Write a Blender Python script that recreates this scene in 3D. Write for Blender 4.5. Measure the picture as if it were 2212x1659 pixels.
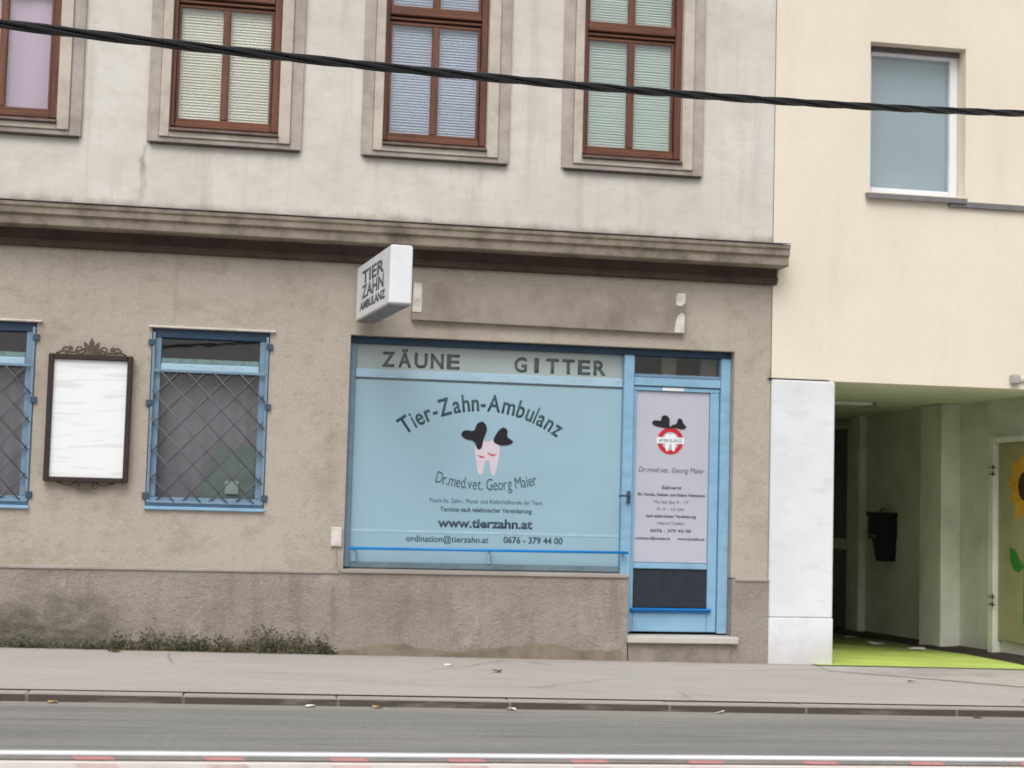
import bpy, bmesh, math, random
import numpy as np
from mathutils import Vector, Matrix

# ------------------------------------------------------------------ scene, camera, light
for o in list(bpy.data.objects):
    bpy.data.objects.remove(o)
S = bpy.context.scene
COL = S.collection
ZO = 1.42                      # geometry below is written with heights measured from the eye; ground at x=0 is z=0

YAW, PITCH, ROLL = 0.17686, 0.07258, -0.02704
CAMP = Vector((0, -14.3, ZO))
cam = bpy.data.cameras.new('camera')
cam.sensor_fit = 'HORIZONTAL'
cam.sensor_width = 36
cam.lens = 3400 / 2212 * 36
cam.clip_end = 2000
cam.dof.use_dof = True
cam.dof.focus_distance = 8.2
cam.dof.aperture_fstop = 4.0
camo = bpy.data.objects.new('camera', cam)
COL.objects.link(camo)
fw = Vector((math.sin(YAW) * math.cos(PITCH), math.cos(YAW) * math.cos(PITCH), math.sin(PITCH)))
rt = Vector((math.cos(YAW), -math.sin(YAW), 0))
dn = fw.cross(rt)
c_, s_ = math.cos(ROLL), math.sin(ROLL)
rt, dn = c_ * rt + s_ * dn, -s_ * rt + c_ * dn
mw = Matrix.Identity(4)
for i in range(3):
    mw[i][0], mw[i][1], mw[i][2], mw[i][3] = rt[i], -dn[i], -fw[i], CAMP[i]
camo.matrix_world = mw
S.camera = camo

world = bpy.data.worlds.new('World')
S.world = world
world.use_nodes = True
nt = world.node_tree
nt.nodes.clear()
SUN_EL, SUN_AZ = math.radians(52), math.radians(200)
sky = nt.nodes.new('ShaderNodeTexSky')
sky.sky_type = 'NISHITA'
sky.sun_disc = False
sky.sun_elevation = SUN_EL
sky.sun_rotation = SUN_AZ
sky.dust_density = 4.0
sky.air_density = 1.0
hs = nt.nodes.new('ShaderNodeHueSaturation')
hs.inputs['Saturation'].default_value = 0.22
bg = nt.nodes.new('ShaderNodeBackground')
bg.inputs['Strength'].default_value = 0.13
wo = nt.nodes.new('ShaderNodeOutputWorld')
nt.links.new(sky.outputs[0], hs.inputs['Color'])
nt.links.new(hs.outputs[0], bg.inputs['Color'])
nt.links.new(bg.outputs[0], wo.inputs['Surface'])

sun = bpy.data.lights.new('sun', 'SUN')
sun.energy = 1.15
sun.angle = math.radians(42)
sun.color = (1.0, 0.97, 0.93)
suno = bpy.data.objects.new('sun', sun)
COL.objects.link(suno)
# light comes from behind the camera, slightly from the left
sd = Vector((math.sin(SUN_AZ) * math.cos(SUN_EL), math.cos(SUN_AZ) * math.cos(SUN_EL), math.sin(SUN_EL)))
suno.rotation_euler = sd.to_track_quat('Z', 'Y').to_euler()

S.view_settings.view_transform = 'Standard'
S.view_settings.look = 'None'
S.view_settings.exposure = 0.22
S.view_settings.gamma = 1.0
S.view_settings.use_curve_mapping = False

# ------------------------------------------------------------------ helpers
def lin(r, g, b):
    f = lambda v: (v / 255 / 12.92) if v / 255 <= 0.04045 else ((v / 255 + 0.055) / 1.055) ** 2.4
    return (f(r), f(g), f(b), 1)

class NB:
    def __init__(s, name):
        s.m = bpy.data.materials.new(name)
        s.m.use_nodes = True
        s.t = s.m.node_tree
        s.t.nodes.clear()
        s.out = s.n('ShaderNodeOutputMaterial')
        s.co = s.n('ShaderNodeTexCoord')
    def n(s, kind, **kw):
        x = s.t.nodes.new(kind)
        for k, v in kw.items():
            setattr(x, k, v)
        return x
    def l(s, a, b):
        s.t.links.new(a, b)
    def noise(s, scale, detail=4, rough=0.6, loc=(0, 0, 0)):
        mp = s.n('ShaderNodeMapping')
        mp.inputs['Scale'].default_value = scale if hasattr(scale, '__len__') else (scale,) * 3
        mp.inputs['Location'].default_value = loc
        s.l(s.co.outputs['Object'], mp.inputs['Vector'])
        nz = s.n('ShaderNodeTexNoise')
        nz.inputs['Scale'].default_value = 1
        nz.inputs['Detail'].default_value = detail
        nz.inputs['Roughness'].default_value = rough
        s.l(mp.outputs[0], nz.inputs['Vector'])
        return nz.outputs['Fac']
    def ramp(s, src, lo, hi, a=0.0, b=1.0):
        r = s.n('ShaderNodeMapRange')
        r.interpolation_type = 'SMOOTHSTEP'
        r.inputs['From Min'].default_value = lo
        r.inputs['From Max'].default_value = hi
        r.inputs['To Min'].default_value = a
        r.inputs['To Max'].default_value = b
        s.l(src, r.inputs['Value'])
        return r.outputs[0]
    def math(s, op, a, b=None):
        x = s.n('ShaderNodeMath', operation=op)
        for i, v in enumerate((a, b)):
            if v is None:
                continue
            if isinstance(v, (int, float)):
                x.inputs[i].default_value = v
            else:
                s.l(v, x.inputs[i])
        return x.outputs[0]
    def xyz(s):
        x = s.n('ShaderNodeSeparateXYZ')
        s.l(s.co.outputs['Object'], x.inputs[0])
        return x.outputs
    def mix(s, fac, a, b):
        x = s.n('ShaderNodeMix', data_type='RGBA')
        if isinstance(fac, (int, float)):
            x.inputs[0].default_value = fac
        else:
            s.l(fac, x.inputs[0])
        for i, v in ((6, a), (7, b)):
            if isinstance(v, tuple):
                x.inputs[i].default_value = v
            else:
                s.l(v, x.inputs[i])
        return x.outputs[2]
    def finish(s, col, rough=0.8, bump=None, spec=0.4, metal=0.0, bdist=0.01):
        p = s.n('ShaderNodeBsdfPrincipled')
        if isinstance(col, tuple):
            p.inputs['Base Color'].default_value = col
        else:
            s.l(col, p.inputs['Base Color'])
        if isinstance(rough, (int, float)):
            p.inputs['Roughness'].default_value = rough
        else:
            s.l(rough, p.inputs['Roughness'])
        p.inputs['Specular IOR Level'].default_value = spec
        p.inputs['Metallic'].default_value = metal
        if bump is not None:
            b = s.n('ShaderNodeBump')
            b.inputs['Strength'].default_value = bump[1]
            b.inputs['Distance'].default_value = bdist
            s.l(bump[0], b.inputs['Height'])
            s.l(b.outputs[0], p.inputs['Normal'])
        s.l(p.outputs[0], s.out.inputs['Surface'])
        return s.m

def simple(name, rgb, rough=0.6, var=0.18, scale=6.0, spec=0.4, metal=0.0, bump=0.15, bscale=40, dark=None):
    b = NB(name)
    base = lin(*rgb)
    d = dark or tuple(max(0, v * (1 - 0.45)) for v in rgb)
    f = b.ramp(b.noise(scale, 5, 0.65), 0.35, 0.75, 0, var * 2)
    c = b.mix(f, base, lin(*d))
    r = b.ramp(b.noise(scale * 2.3, 4), 0.3, 0.7, max(0.03, rough - 0.1), min(1, rough + 0.1))
    return b.finish(c, r, (b.noise(bscale, 3), bump), spec, metal, 0.004)

def new(): return bmesh.new()

def box(bm, x0, x1, y0, y1, z0, z1, bev=0.0, slope=0.0):
    vs = [bm.verts.new((x, y, z + slope * x)) for x in (x0, x1) for y in (y0, y1) for z in (z0, z1)]
    q = [(0, 1, 3, 2), (4, 6, 7, 5), (0, 4, 5, 1), (2, 3, 7, 6), (0, 2, 6, 4), (1, 5, 7, 3)]
    fs = [bm.faces.new([vs[i] for i in f]) for f in q]
    if bev:
        es = {e for f in fs for e in f.edges}
        bmesh.ops.bevel(bm, geom=list(es), offset=bev, segments=1, affect='EDGES', profile=0.5)
    return vs

def quad(bm, pts):
    return bm.faces.new([bm.verts.new(p) for p in pts])

def poly_prism(bm, pts, y0, y1):
    """closed outline in x,z given as points, extruded from y0 (front) to y1"""
    a = [bm.verts.new((x, y0, z)) for x, z in pts]
    b = [bm.verts.new((x, y1, z)) for x, z in pts]
    n = len(pts)
    bm.faces.new(a)
    bm.faces.new(b[::-1])
    for i in range(n):
        j = (i + 1) % n
        bm.faces.new((a[j], a[i], b[i], b[j]))

def profile_x(bm, prof, x0, x1):
    """profile in (y,z) swept along x, capped"""
    a = [bm.verts.new((x0, y, z)) for y, z in prof]
    b = [bm.verts.new((x1, y, z)) for y, z in prof]
    n = len(prof)
    for i in range(n - 1):
        bm.faces.new((a[i], b[i], b[i + 1], a[i + 1]))
    bm.faces.new(a[::-1])
    bm.faces.new(b)

def tube(bm, pts, r, seg=8):
    rings = []
    pts = [Vector(p) for p in pts]
    for i, p in enumerate(pts):
        t = (pts[min(i + 1, len(pts) - 1)] - pts[max(i - 1, 0)]).normalized()
        u = t.cross(Vector((0, 0, 1)))
        if u.length < 1e-3:
            u = Vector((1, 0, 0))
        u.normalize()
        v = t.cross(u)
        rr = r[i] if hasattr(r, '__len__') else r
        rings.append([bm.verts.new(p + (u * math.cos(a) + v * math.sin(a)) * rr) for a in [2 * math.pi * k / seg for k in range(seg)]])
    for a, b in zip(rings, rings[1:]):
        for k in range(seg):
            f = bm.faces.new((a[k], a[(k + 1) % seg], b[(k + 1) % seg], b[k]))
            f.smooth = True
    bm.faces.new(rings[0][::-1])
    bm.faces.new(rings[-1])

def wall(bm, x0, x1, z0, z1, y, holes, depth):
    """front sheet at y with rectangular holes and their reveals"""
    xs = sorted({x0, x1, *[v for h in holes for v in h[:2]]})
    zs = sorted({z0, z1, *[v for h in holes for v in h[2:]]})
    xs = [v for v in xs if x0 <= v <= x1]
    zs = [v for v in zs if z0 <= v <= z1]
    for a, b in zip(xs, xs[1:]):
        for c, d in zip(zs, zs[1:]):
            mx, mz = (a + b) / 2, (c + d) / 2
            if any(h[0] < mx < h[1] and h[2] < mz < h[3] for h in holes):
                continue
            quad(bm, [(a, y, c), (b, y, c), (b, y, d), (a, y, d)])
    for h in holes:
        a, b, c, d = h
        c2, d2 = max(c, z0), min(d, z1)
        Y = y + depth
        quad(bm, [(a, y, c2), (a, Y, c2), (a, Y, d2), (a, y, d2)][::-1])
        quad(bm, [(b, y, c2), (b, Y, c2), (b, Y, d2), (b, y, d2)])
        if c >= z0:
            quad(bm, [(a, y, c), (b, y, c), (b, Y, c), (a, Y, c)][::-1])
        if d <= z1:
            quad(bm, [(a, y, d), (b, y, d), (b, Y, d), (a, Y, d)])

def islands(bm):
    bm.verts.index_update()
    seen = {}
    comps = []
    for v in bm.verts:
        if v.index in seen:
            continue
        st, comp = [v], []
        seen[v.index] = 1
        while st:
            w = st.pop()
            comp.append(w.index)
            for e in w.link_edges:
                q = e.other_vert(w)
                if q.index not in seen:
                    seen[q.index] = 1
                    st.append(q)
        comps.append(comp)
    return comps

SHEETS = {'upper_wall', 'lower_wall', 'plinth', 'wall', 'passage_wall', 'passage_ceiling', 'passage_floor', 'road', 'pavement', 'kerb', 'ground', 'blind', 'curtain', 'cornice'}
def obj(name, bm, mat, parent=None, kind=None, label=None, smooth=False, rest=None, split=True):
    """one mesh object; separate pieces become objects of their own (named rest, under the first, when rest is given)"""
    if name in SHEETS:
        bmesh.ops.remove_doubles(bm, verts=bm.verts, dist=1e-5)
    elif kind != 'stuff' and split:
        cs = islands(bm)
        if len(cs) > 1:
            first = None
            bm.verts.ensure_lookup_table()
            for comp in cs:
                nb = new()
                mp = {i: nb.verts.new(bm.verts[i].co) for i in comp}
                for f in {f for i in comp for f in bm.verts[i].link_faces}:
                    nf = nb.faces.new([mp[v.index] for v in f.verts])
                    nf.smooth = f.smooth
                if first is None or rest is None:
                    o = obj(name, nb, mat, parent, kind, label, smooth)
                    first = first or o
                else:
                    obj(rest, nb, mat, first, kind, label, smooth)
            bm.free()
            return first
    org = parent_origin(parent)
    bmesh.ops.translate(bm, verts=bm.verts, vec=(-org[0], -org[1], ZO - org[2]))
    bmesh.ops.recalc_face_normals(bm, faces=bm.faces)
    me = bpy.data.meshes.new(name)
    bm.to_mesh(me)
    bm.free()
    if smooth:
        for p in me.polygons:
            p.use_smooth = True
    me.materials.append(mat)
    o = bpy.data.objects.new(name, me)
    COL.objects.link(o)
    if parent is not None:
        o.parent = parent
    if kind:
        o['kind'] = kind
    if label:
        o['label'] = label
    return o

def parent_origin(o):
    while o is not None and o.parent is not None:
        o = o.parent
    return tuple(o.location) if o is not None else (0, 0, 0)

def tag(o, label, cat, group=None, kind=None):
    o['label'] = label
    o['category'] = cat
    if group:
        o['group'] = group
    if kind:
        o['kind'] = kind
    return o

def thing(name, label, cat, loc, group=None):
    o = bpy.data.objects.new(name, None)
    o.empty_display_size = 0.1
    o.location = (loc[0], loc[1], loc[2] + ZO)
    COL.objects.link(o)
    return tag(o, label, cat, group)

def solo(name, bm, mat, label, cat, group=None, smooth=False):
    """a thing that is a single mesh; origin moved to its base centre"""
    o = obj(name, bm, mat, smooth=smooth)
    vs = o.data.vertices
    xs = [v.co for v in vs]
    c = Vector((sum(v.x for v in xs) / len(xs), sum(v.y for v in xs) / len(xs), min(v.z for v in xs)))
    o.data.transform(Matrix.Translation(-c))
    o.location = c
    return tag(o, label, cat, group)

def text_bm(txt, size, shear=0.0, align='CENTER', bold=0.0, space=1.0):
    cu = bpy.data.curves.new('lettering', 'FONT')
    cu.body = txt
    cu.size = size
    cu.shear = shear
    cu.align_x = align
    cu.offset = bold
    cu.space_character = space
    cu.resolution_u = 3
    to = bpy.data.objects.new('lettering', cu)
    COL.objects.link(to)
    dg = bpy.context.evaluated_depsgraph_get()
    dg.update()
    me = bpy.data.meshes.new_from_object(to.evaluated_get(dg))
    bpy.data.objects.remove(to)
    bm = new()
    bm.from_mesh(me)
    bpy.data.meshes.remove(me)
    return bm

def add_text(dst, txt, x, z, y, size, width=None, shear=0.0, bold=0.0, rot=0.0, slope=0.0, thick=0.0012, space=1.0, align='CENTER'):
    """flat lettering standing on the plane y (facing -y), baseline z, centred on x"""
    b = text_bm(txt, size, shear, align, bold, space)
    if not b.verts:
        b.free(); return
    xs = [v.co.x for v in b.verts]
    sx = 1.0
    if width:
        sx = width / (max(xs) - min(xs))
    cx = (max(xs) + min(xs)) / 2 if align == 'CENTER' else 0
    for v in b.verts:
        px, pz = (v.co.x - cx) * sx, v.co.y
        qx = px * math.cos(rot) - pz * math.sin(rot)
        qz = px * math.sin(rot) + pz * math.cos(rot)
        v.co = Vector((x + qx, y, z + qz + slope * qx))
    r = bmesh.ops.extrude_face_region(b, geom=list(b.faces))
    bmesh.ops.translate(b, verts=[g for g in r['geom'] if isinstance(g, bmesh.types.BMVert)], vec=(0, thick, 0))
    me = bpy.data.meshes.new('t')
    b.to_mesh(me)
    b.free()
    dst.from_mesh(me)
    bpy.data.meshes.remove(me)

def arc_text(txt, cx, cz, rad, ang0, ang1, y, size, up=True, bold=0.0, squeeze=1.0):
    """letters set one by one along a circle; one bmesh per letter"""
    adv, wid = [], []
    for ch in txt:
        if ch == ' ':
            adv.append(size * 0.26); wid.append(0); continue
        b = text_bm(ch, size, 0, 'LEFT')
        xs = [v.co.x for v in b.verts]
        w = max(xs) - min(xs)
        wid.append(w)
        adv.append(w + size * 0.075)
        b.free()
    tot = sum(adv)
    k = abs(ang1 - ang0) * rad / tot
    acc = 0
    out = []
    for ch, a, w in zip(txt, adv, wid):
        f = (acc + a / 2) / tot
        acc += a
        if ch == ' ':
            continue
        an = ang0 + (ang1 - ang0) * f
        if up:
            px, pz, r = cx + rad * math.sin(an), cz + rad * math.cos(an), -an
        else:
            px, pz, r = cx + rad * math.sin(an), cz - rad * math.cos(an), an
        b = new()
        add_text(b, ch, px, pz, y, size, width=w * min(k, 1.0), bold=bold, rot=r)
        out.append(b)
    return out

rnd = random.Random(7)

# ------------------------------------------------------------------ materials
def m_plaster_upper():
    b = NB('upper_plaster')
    x, y, z = b.xyz()
    base = b.mix(b.ramp(b.noise(0.9, 5, 0.6), 0.3, 0.7), lin(218, 215, 208), lin(205, 199, 190))
    base = b.mix(b.ramp(b.noise((3, 3, 5), 5, 0.7, (4, 1, 2)), 0.42, 0.75, 0, 0.6), base, lin(192, 185, 175))
    base = b.mix(b.ramp(b.noise((10, 10, 16), 6, 0.75, (1, 8, 4)), 0.52, 0.74, 0, 0.4), base, lin(188, 180, 168))
    streak = b.math('MULTIPLY', b.ramp(b.noise((5, 5, 0.35), 4, 0.6), 0.5, 0.74), 0.45)
    base = b.mix(streak, base, lin(176, 164, 152))
    # rust and water runs below the corners of the window surrounds
    wob = b.math('MULTIPLY', b.math('SUBTRACT', b.noise((0.5, 0.5, 3.5), 3), 0.5), 0.14)
    xx = b.math('ADD', x, wob)
    tot = None
    for x0, w, s in ((1.13, 0.05, 0.65), (-1.72, 0.07, 0.35), (-0.78, 0.05, 0.3), (4.2, 0.05, 0.2)):
        d = b.math('ABSOLUTE', b.math('SUBTRACT', xx, x0))
        m = b.math('MULTIPLY', b.ramp(d, w, 0.0), s)
        tot = m if tot is None else b.math('MAXIMUM', tot, m)
    zr = b.ramp(z, 3.10 + ZO, 3.02 + ZO)
    zr2 = b.ramp(b.math('ADD', z, b.math('MULTIPLY', b.noise(3, 3), 0.4)), 2.7 + ZO, 3.1 + ZO, 0.35, 1)
    tot = b.math('MULTIPLY', b.math('MULTIPLY', tot, zr), zr2)
    tot = b.math('MULTIPLY', tot, b.ramp(b.noise((14, 14, 4), 4), 0.35, 0.6))
    base = b.mix(tot, base, lin(120, 98, 84))
    # splash dirt lying along the cornice ledge, ragged
    ragged = b.math('ADD', z, b.math('MULTIPLY', b.math('SUBTRACT', b.noise((2.2, 2.2, 1.0), 5, 0.7), 0.5), 0.28))
    dirt = b.math('MULTIPLY', b.ramp(ragged, 2.60 + ZO, 2.46 + ZO), 0.75)
    base = b.mix(dirt, base, lin(128, 112, 94))
    h = b.math('ADD', b.noise(60, 4), b.math('MULTIPLY', b.noise(7, 4), 1.5))
    return b.finish(base, 0.92, (h, 0.35), 0.2)

def m_plaster_lower():
    b = NB('lower_plaster')
    base = b.mix(b.ramp(b.noise(0.7, 5, 0.6, (2, 0, 5)), 0.3, 0.7), lin(188, 179, 166), lin(180, 170, 158))
    base = b.mix(b.ramp(b.noise((2.2, 2.2, 3), 6, 0.7, (9, 1, 2)), 0.46, 0.74, 0, 0.7), base, lin(154, 141, 124))
    base = b.mix(b.ramp(b.noise((1.6, 1.6, 1.6), 5, 0.6, (1, 7, 3)), 0.55, 0.75, 0, 0.5), base, lin(196, 188, 178))
    # pale painted-over field under the notice case
    x, y, z = b.xyz()
    wb = b.math('MULTIPLY', b.math('SUBTRACT', b.noise(4, 4), 0.5), 0.3)
    pf = b.math('MULTIPLY', b.ramp(b.math('ABSOLUTE', b.math('ADD', b.math('SUBTRACT', x, -1.02), wb)), 0.32, 0.2), b.ramp(b.math('ABSOLUTE', b.math('ADD', b.math('SUBTRACT', z, ZO - 0.36), wb)), 0.2, 0.1))
    base = b.mix(b.math('MULTIPLY', pf, 0.6), base, lin(204, 202, 196))
    streak = b.math('MULTIPLY', b.ramp(b.noise((7, 7, 0.4), 4, 0.6, (3, 3, 3)), 0.55, 0.8), 0.3)
    base = b.mix(streak, base, lin(138, 124, 108))
    fine = b.ramp(b.noise((9, 9, 12), 6, 0.75, (2, 8, 4)), 0.5, 0.72, 0, 0.45)
    base = b.mix(fine, base, lin(150, 138, 122))
    grit = b.ramp(b.noise(95, 3, 0.6), 0.3, 0.7, 0, 0.22)
    base = b.mix(grit, base, lin(120, 108, 92))
    h = b.math('ADD', b.noise(70, 4), b.math('MULTIPLY', b.noise(12, 4), 1.2))
    return b.finish(base, 0.95, (h, 0.6), 0.15)

def m_plinth():
    b = NB('plinth_render')
    x, y, z = b.xyz()
    base = b.mix(b.ramp(b.noise((0.9, 0.9, 1.4), 5, 0.6), 0.3, 0.7), lin(174, 165, 156), lin(156, 146, 138))
    base = b.mix(b.ramp(b.noise((3, 3, 4), 6, 0.7, (5, 5, 5)), 0.5, 0.75, 0, 0.6), base, lin(132, 122, 113))
    vert = b.ramp(b.noise((5, 5, 0.9), 5, 0.65, (7, 2, 2)), 0.48, 0.7, 0, 0.55)
    base = b.mix(vert, base, lin(128, 119, 110))
    base = b.mix(b.ramp(b.noise((2.5, 2.5, 2.0), 5, 0.6, (15, 5, 1)), 0.6, 0.78, 0, 0.7), base, lin(206, 201, 194))
    # algae patch with its own ragged outline on the left stretch
    n = b.math('MULTIPLY', b.math('SUBTRACT', b.noise((2.6, 2.6, 3.4), 6, 0.7, (3, 9, 1)), 0.5), 0.8)
    up = b.ramp(b.math('ADD', z, n), 0.56, 0.14)
    xr = b.math('MULTIPLY', b.ramp(x, 1.3, 0.85), b.ramp(b.noise((1.7, 0.3, 0.3), 2, 0.5, (0.4, 0, 0)), 0.22, 0.5, 0.55, 1.0))
    alg = b.math('MULTIPLY', b.math('MULTIPLY', up, xr), b.ramp(b.noise((14, 14, 18), 5, 0.7), 0.3, 0.6, 0.55, 0.95))
    base = b.mix(alg, base, b.mix(b.ramp(b.noise(6, 4), 0.4, 0.6), lin(92, 88, 74), lin(80, 84, 60)))
    grit = b.ramp(b.noise(80, 3, 0.7), 0.35, 0.7, 0, 0.4)
    base = b.mix(grit, base, lin(118, 107, 100))
    h = b.math('ADD', b.noise(55, 4, 0.7), b.math('MULTIPLY', b.noise(16, 5), 1.3))
    return b.finish(base, 0.95, (h, 1.0), 0.15, bdist=0.014)

def m_cream():
    b = NB('cream_render')
    x, y, z = b.xyz()
    base = b.mix(b.ramp(b.noise(0.6, 4), 0.3, 0.7), lin(236, 227, 210), lin(230, 219, 201))
    # repainted field over the passage with its own straight upper edge
    edge = b.math('ADD', z, b.math('MULTIPLY', b.math('SUBTRACT', b.noise(1.3, 3), 0.5), 0.06))
    patch = b.math('MULTIPLY', b.ramp(edge, 2.62 + ZO, 2.56 + ZO), b.ramp(x, 6.2, 6.9))
    base = b.mix(b.math('MULTIPLY', patch, 0.85), base, lin(226, 210, 194))
    run = b.math('MULTIPLY', b.ramp(b.noise((2.6, 2.6, 0.45), 6, 0.7, (5, 1, 1)), 0.48, 0.75), 0.26)
    base = b.mix(run, base, lin(204, 192, 172))
    base = b.mix(b.ramp(b.noise((2, 2, 1.2), 5, 0.7, (8, 2, 2)), 0.55, 0.8, 0, 0.35), base, lin(216, 203, 184))
    base = b.mix(b.ramp(b.noise(110, 2), 0.4, 0.7, 0, 0.16), base, lin(190, 176, 156))
    h = b.math('ADD', b.noise(85, 3), b.math('MULTIPLY', b.noise(9, 3), 0.7))
    return b.finish(base, 0.93, (h, 0.4), 0.2)

def m_white_pillar():
    b = NB('white_paint_render')
    base = b.mix(b.ramp(b.noise(1.4, 5), 0.35, 0.7), lin(226, 229, 233), lin(218, 220, 223))
    base = b.mix(b.ramp(b.noise((4, 4, 7), 6, 0.7, (1, 4, 4)), 0.5, 0.75, 0, 0.5), base, lin(200, 198, 194))
    x, y, z = b.xyz()
    sp = b.ramp(b.math('ADD', z, b.math('MULTIPLY', b.math('SUBTRACT', b.noise((5, 5, 3), 5, 0.7), 0.5), 0.45)), 0.40, 0.02, 0, 0.4)
    base = b.mix(sp, base, lin(176, 168, 158))
    h = b.math('ADD', b.noise(70, 3), b.math('MULTIPLY', b.noise(8, 4), 1.4))
    return b.finish(base, 0.85, (h, 0.4), 0.25)

def m_sidewalk():
    b = NB('pavement_asphalt')
    base = b.mix(b.ramp(b.noise((0.5, 1.2, 1), 5, 0.6), 0.3, 0.7), lin(190, 185, 180), lin(180, 174, 168))
    base = b.mix(b.ramp(b.noise((1.2, 4, 1), 6, 0.7, (3, 3, 0)), 0.5, 0.8, 0, 0.5), base, lin(160, 154, 148))
    base = b.mix(b.ramp(b.noise((2.4, 2.4, 1), 5, 0.7, (13, 3, 0)), 0.62, 0.75, 0, 0.5), base, lin(204, 199, 193))
    base = b.mix(b.ramp(b.noise(120, 2, 0.6), 0.35, 0.7, 0, 0.4), base, lin(132, 126, 120))
    def crack(scale, loc, w, seed_noise):
        mp = b.n('ShaderNodeMapping')
        mp.inputs['Scale'].default_value = scale
        mp.inputs['Location'].default_value = loc
        wob = b.n('ShaderNodeTexNoise')
        wob.inputs['Scale'].default_value = 3.0
        b.l(b.co.outputs['Object'], wob.inputs['Vector'])
        mxv = b.n('ShaderNodeMix', data_type='VECTOR')
        mxv.inputs[0].default_value = 0.16
        b.l(b.co.outputs['Object'], mxv.inputs[4]); b.l(wob.outputs['Color'], mxv.inputs[5])
        b.l(mxv.outputs[1], mp.inputs['Vector'])
        v = b.n('ShaderNodeTexVoronoi', feature='DISTANCE_TO_EDGE')
        v.inputs['Scale'].default_value = 1.0
        b.l(mp.outputs[0], v.inputs['Vector'])
        return b.math('MULTIPLY', b.ramp(v.outputs['Distance'], w, 0.0), b.ramp(b.noise(seed_noise, 2), 0.45, 0.6))
    ck = crack((0.5, 0.9, 0.01), (3.3, 1.1, 0), 0.012, 0.6)
    base = b.mix(b.math('MULTIPLY', ck, 0.42), base, lin(92, 86, 80))
    spots = b.ramp(b.noise((9, 9, 1), 3, 0.5, (3, 8, 0)), 0.70, 0.76, 0, 0.5)
    base = b.mix(spots, base, lin(118, 112, 106))
    x, y, z = b.xyz()
    wall_dirt = b.ramp(b.math('ADD', y, b.math('MULTIPLY', b.math('SUBTRACT', b.noise((3, 3, 1), 5, 0.7), 0.5), 0.35)), -0.22, -0.02, 0, 0.55)
    base = b.mix(wall_dirt, base, lin(120, 112, 102))
    return b.finish(base, 0.93, (b.noise(140, 3), 0.5), 0.2, bdist=0.004)

def m_road():
    b = NB('road_asphalt')
    base = b.mix(b.ramp(b.noise((0.25, 2.2, 1), 5, 0.6), 0.35, 0.65), lin(134, 135, 132), lin(152, 150, 146))
    base = b.mix(b.ramp(b.noise((0.12, 5.0, 1), 4, 0.6, (1, 2, 0)), 0.5, 0.72, 0, 0.6), base, lin(106, 108, 106))
    base = b.mix(b.ramp(b.noise((1.5, 7.0, 1), 5, 0.6, (4, 2, 0)), 0.6, 0.75, 0, 0.6), base, lin(156, 152, 146))
    x, y, z = b.xyz()
    edge = b.math('ADD', y, b.math('MULTIPLY', b.math('SUBTRACT', b.noise((0.8, 2, 1), 4), 0.5), 0.3))
    base = b.mix(b.ramp(edge, -3.45, -3.2, 0, 0.75), base, lin(166, 160, 152))
    base = b.mix(b.ramp(b.noise((0.7, 14, 1), 5, 0.65, (2, 2, 0)), 0.52, 0.7, 0, 0.55), base, lin(104, 104, 101))
    base = b.mix(b.ramp(b.noise((4, 9, 1), 4, 0.6, (7, 2, 0)), 0.66, 0.74, 0, 0.5), base, lin(96, 95, 92))
    base = b.mix(b.ramp(b.noise(90, 2, 0.6), 0.35, 0.7, 0, 0.5), base, lin(94, 94, 92))
    return b.finish(base, 0.9, (b.noise(100, 3), 0.6), 0.3, bdist=0.005)

def m_granite(name, a, d):
    b = NB(name)
    base = b.mix(b.ramp(b.noise((1.5, 5, 5), 5), 0.35, 0.7), lin(*a), lin(*d))
    base = b.mix(b.ramp(b.noise(160, 2), 0.4, 0.65, 0, 0.5), base, tuple(v * 0.55 for v in lin(*d)[:3]) + (1,))
    return b.finish(base, 0.85, (b.noise(60, 4), 0.5), 0.3, bdist=0.005)

def m_wood():
    b = NB('brown_varnished_wood')
    base = b.mix(b.ramp(b.noise((30, 30, 1.5), 5, 0.6), 0.3, 0.7), lin(116, 72, 52), lin(88, 52, 38))
    base = b.mix(b.ramp(b.noise((60, 60, 3), 3), 0.5, 0.75, 0, 0.5), base, lin(60, 36, 28))
    return b.finish(base, 0.45, (b.noise((70, 70, 4), 4), 0.25), 0.4, bdist=0.003)

def m_wood_h():
    b = NB('brown_wood_rail')
    base = b.mix(b.ramp(b.noise((1.5, 30, 30), 5, 0.6), 0.3, 0.7), lin(122, 76, 52), lin(92, 56, 38))
    base = b.mix(b.ramp(b.noise((3, 60, 60), 3), 0.5, 0.75, 0, 0.5), base, lin(76, 40, 26))
    return b.finish(base, 0.45, (b.noise((4, 70, 70), 4), 0.25), 0.4, bdist=0.003)

def m_blue(name, rgb, rough=0.45):
    b = NB(name)
    base = b.mix(b.ramp(b.noise((4, 4, 9), 5, 0.65), 0.4, 0.75, 0, 0.5), lin(*rgb), lin(*[v * 0.82 for v in rgb]))
    base = b.mix(b.ramp(b.noise((9, 9, 2), 6, 0.7, (3, 1, 1)), 0.66, 0.74, 0, 0.6), base, lin(170, 178, 180))
    return b.finish(base, rough, (b.noise(45, 4), 0.2), 0.45, bdist=0.003)

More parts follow.
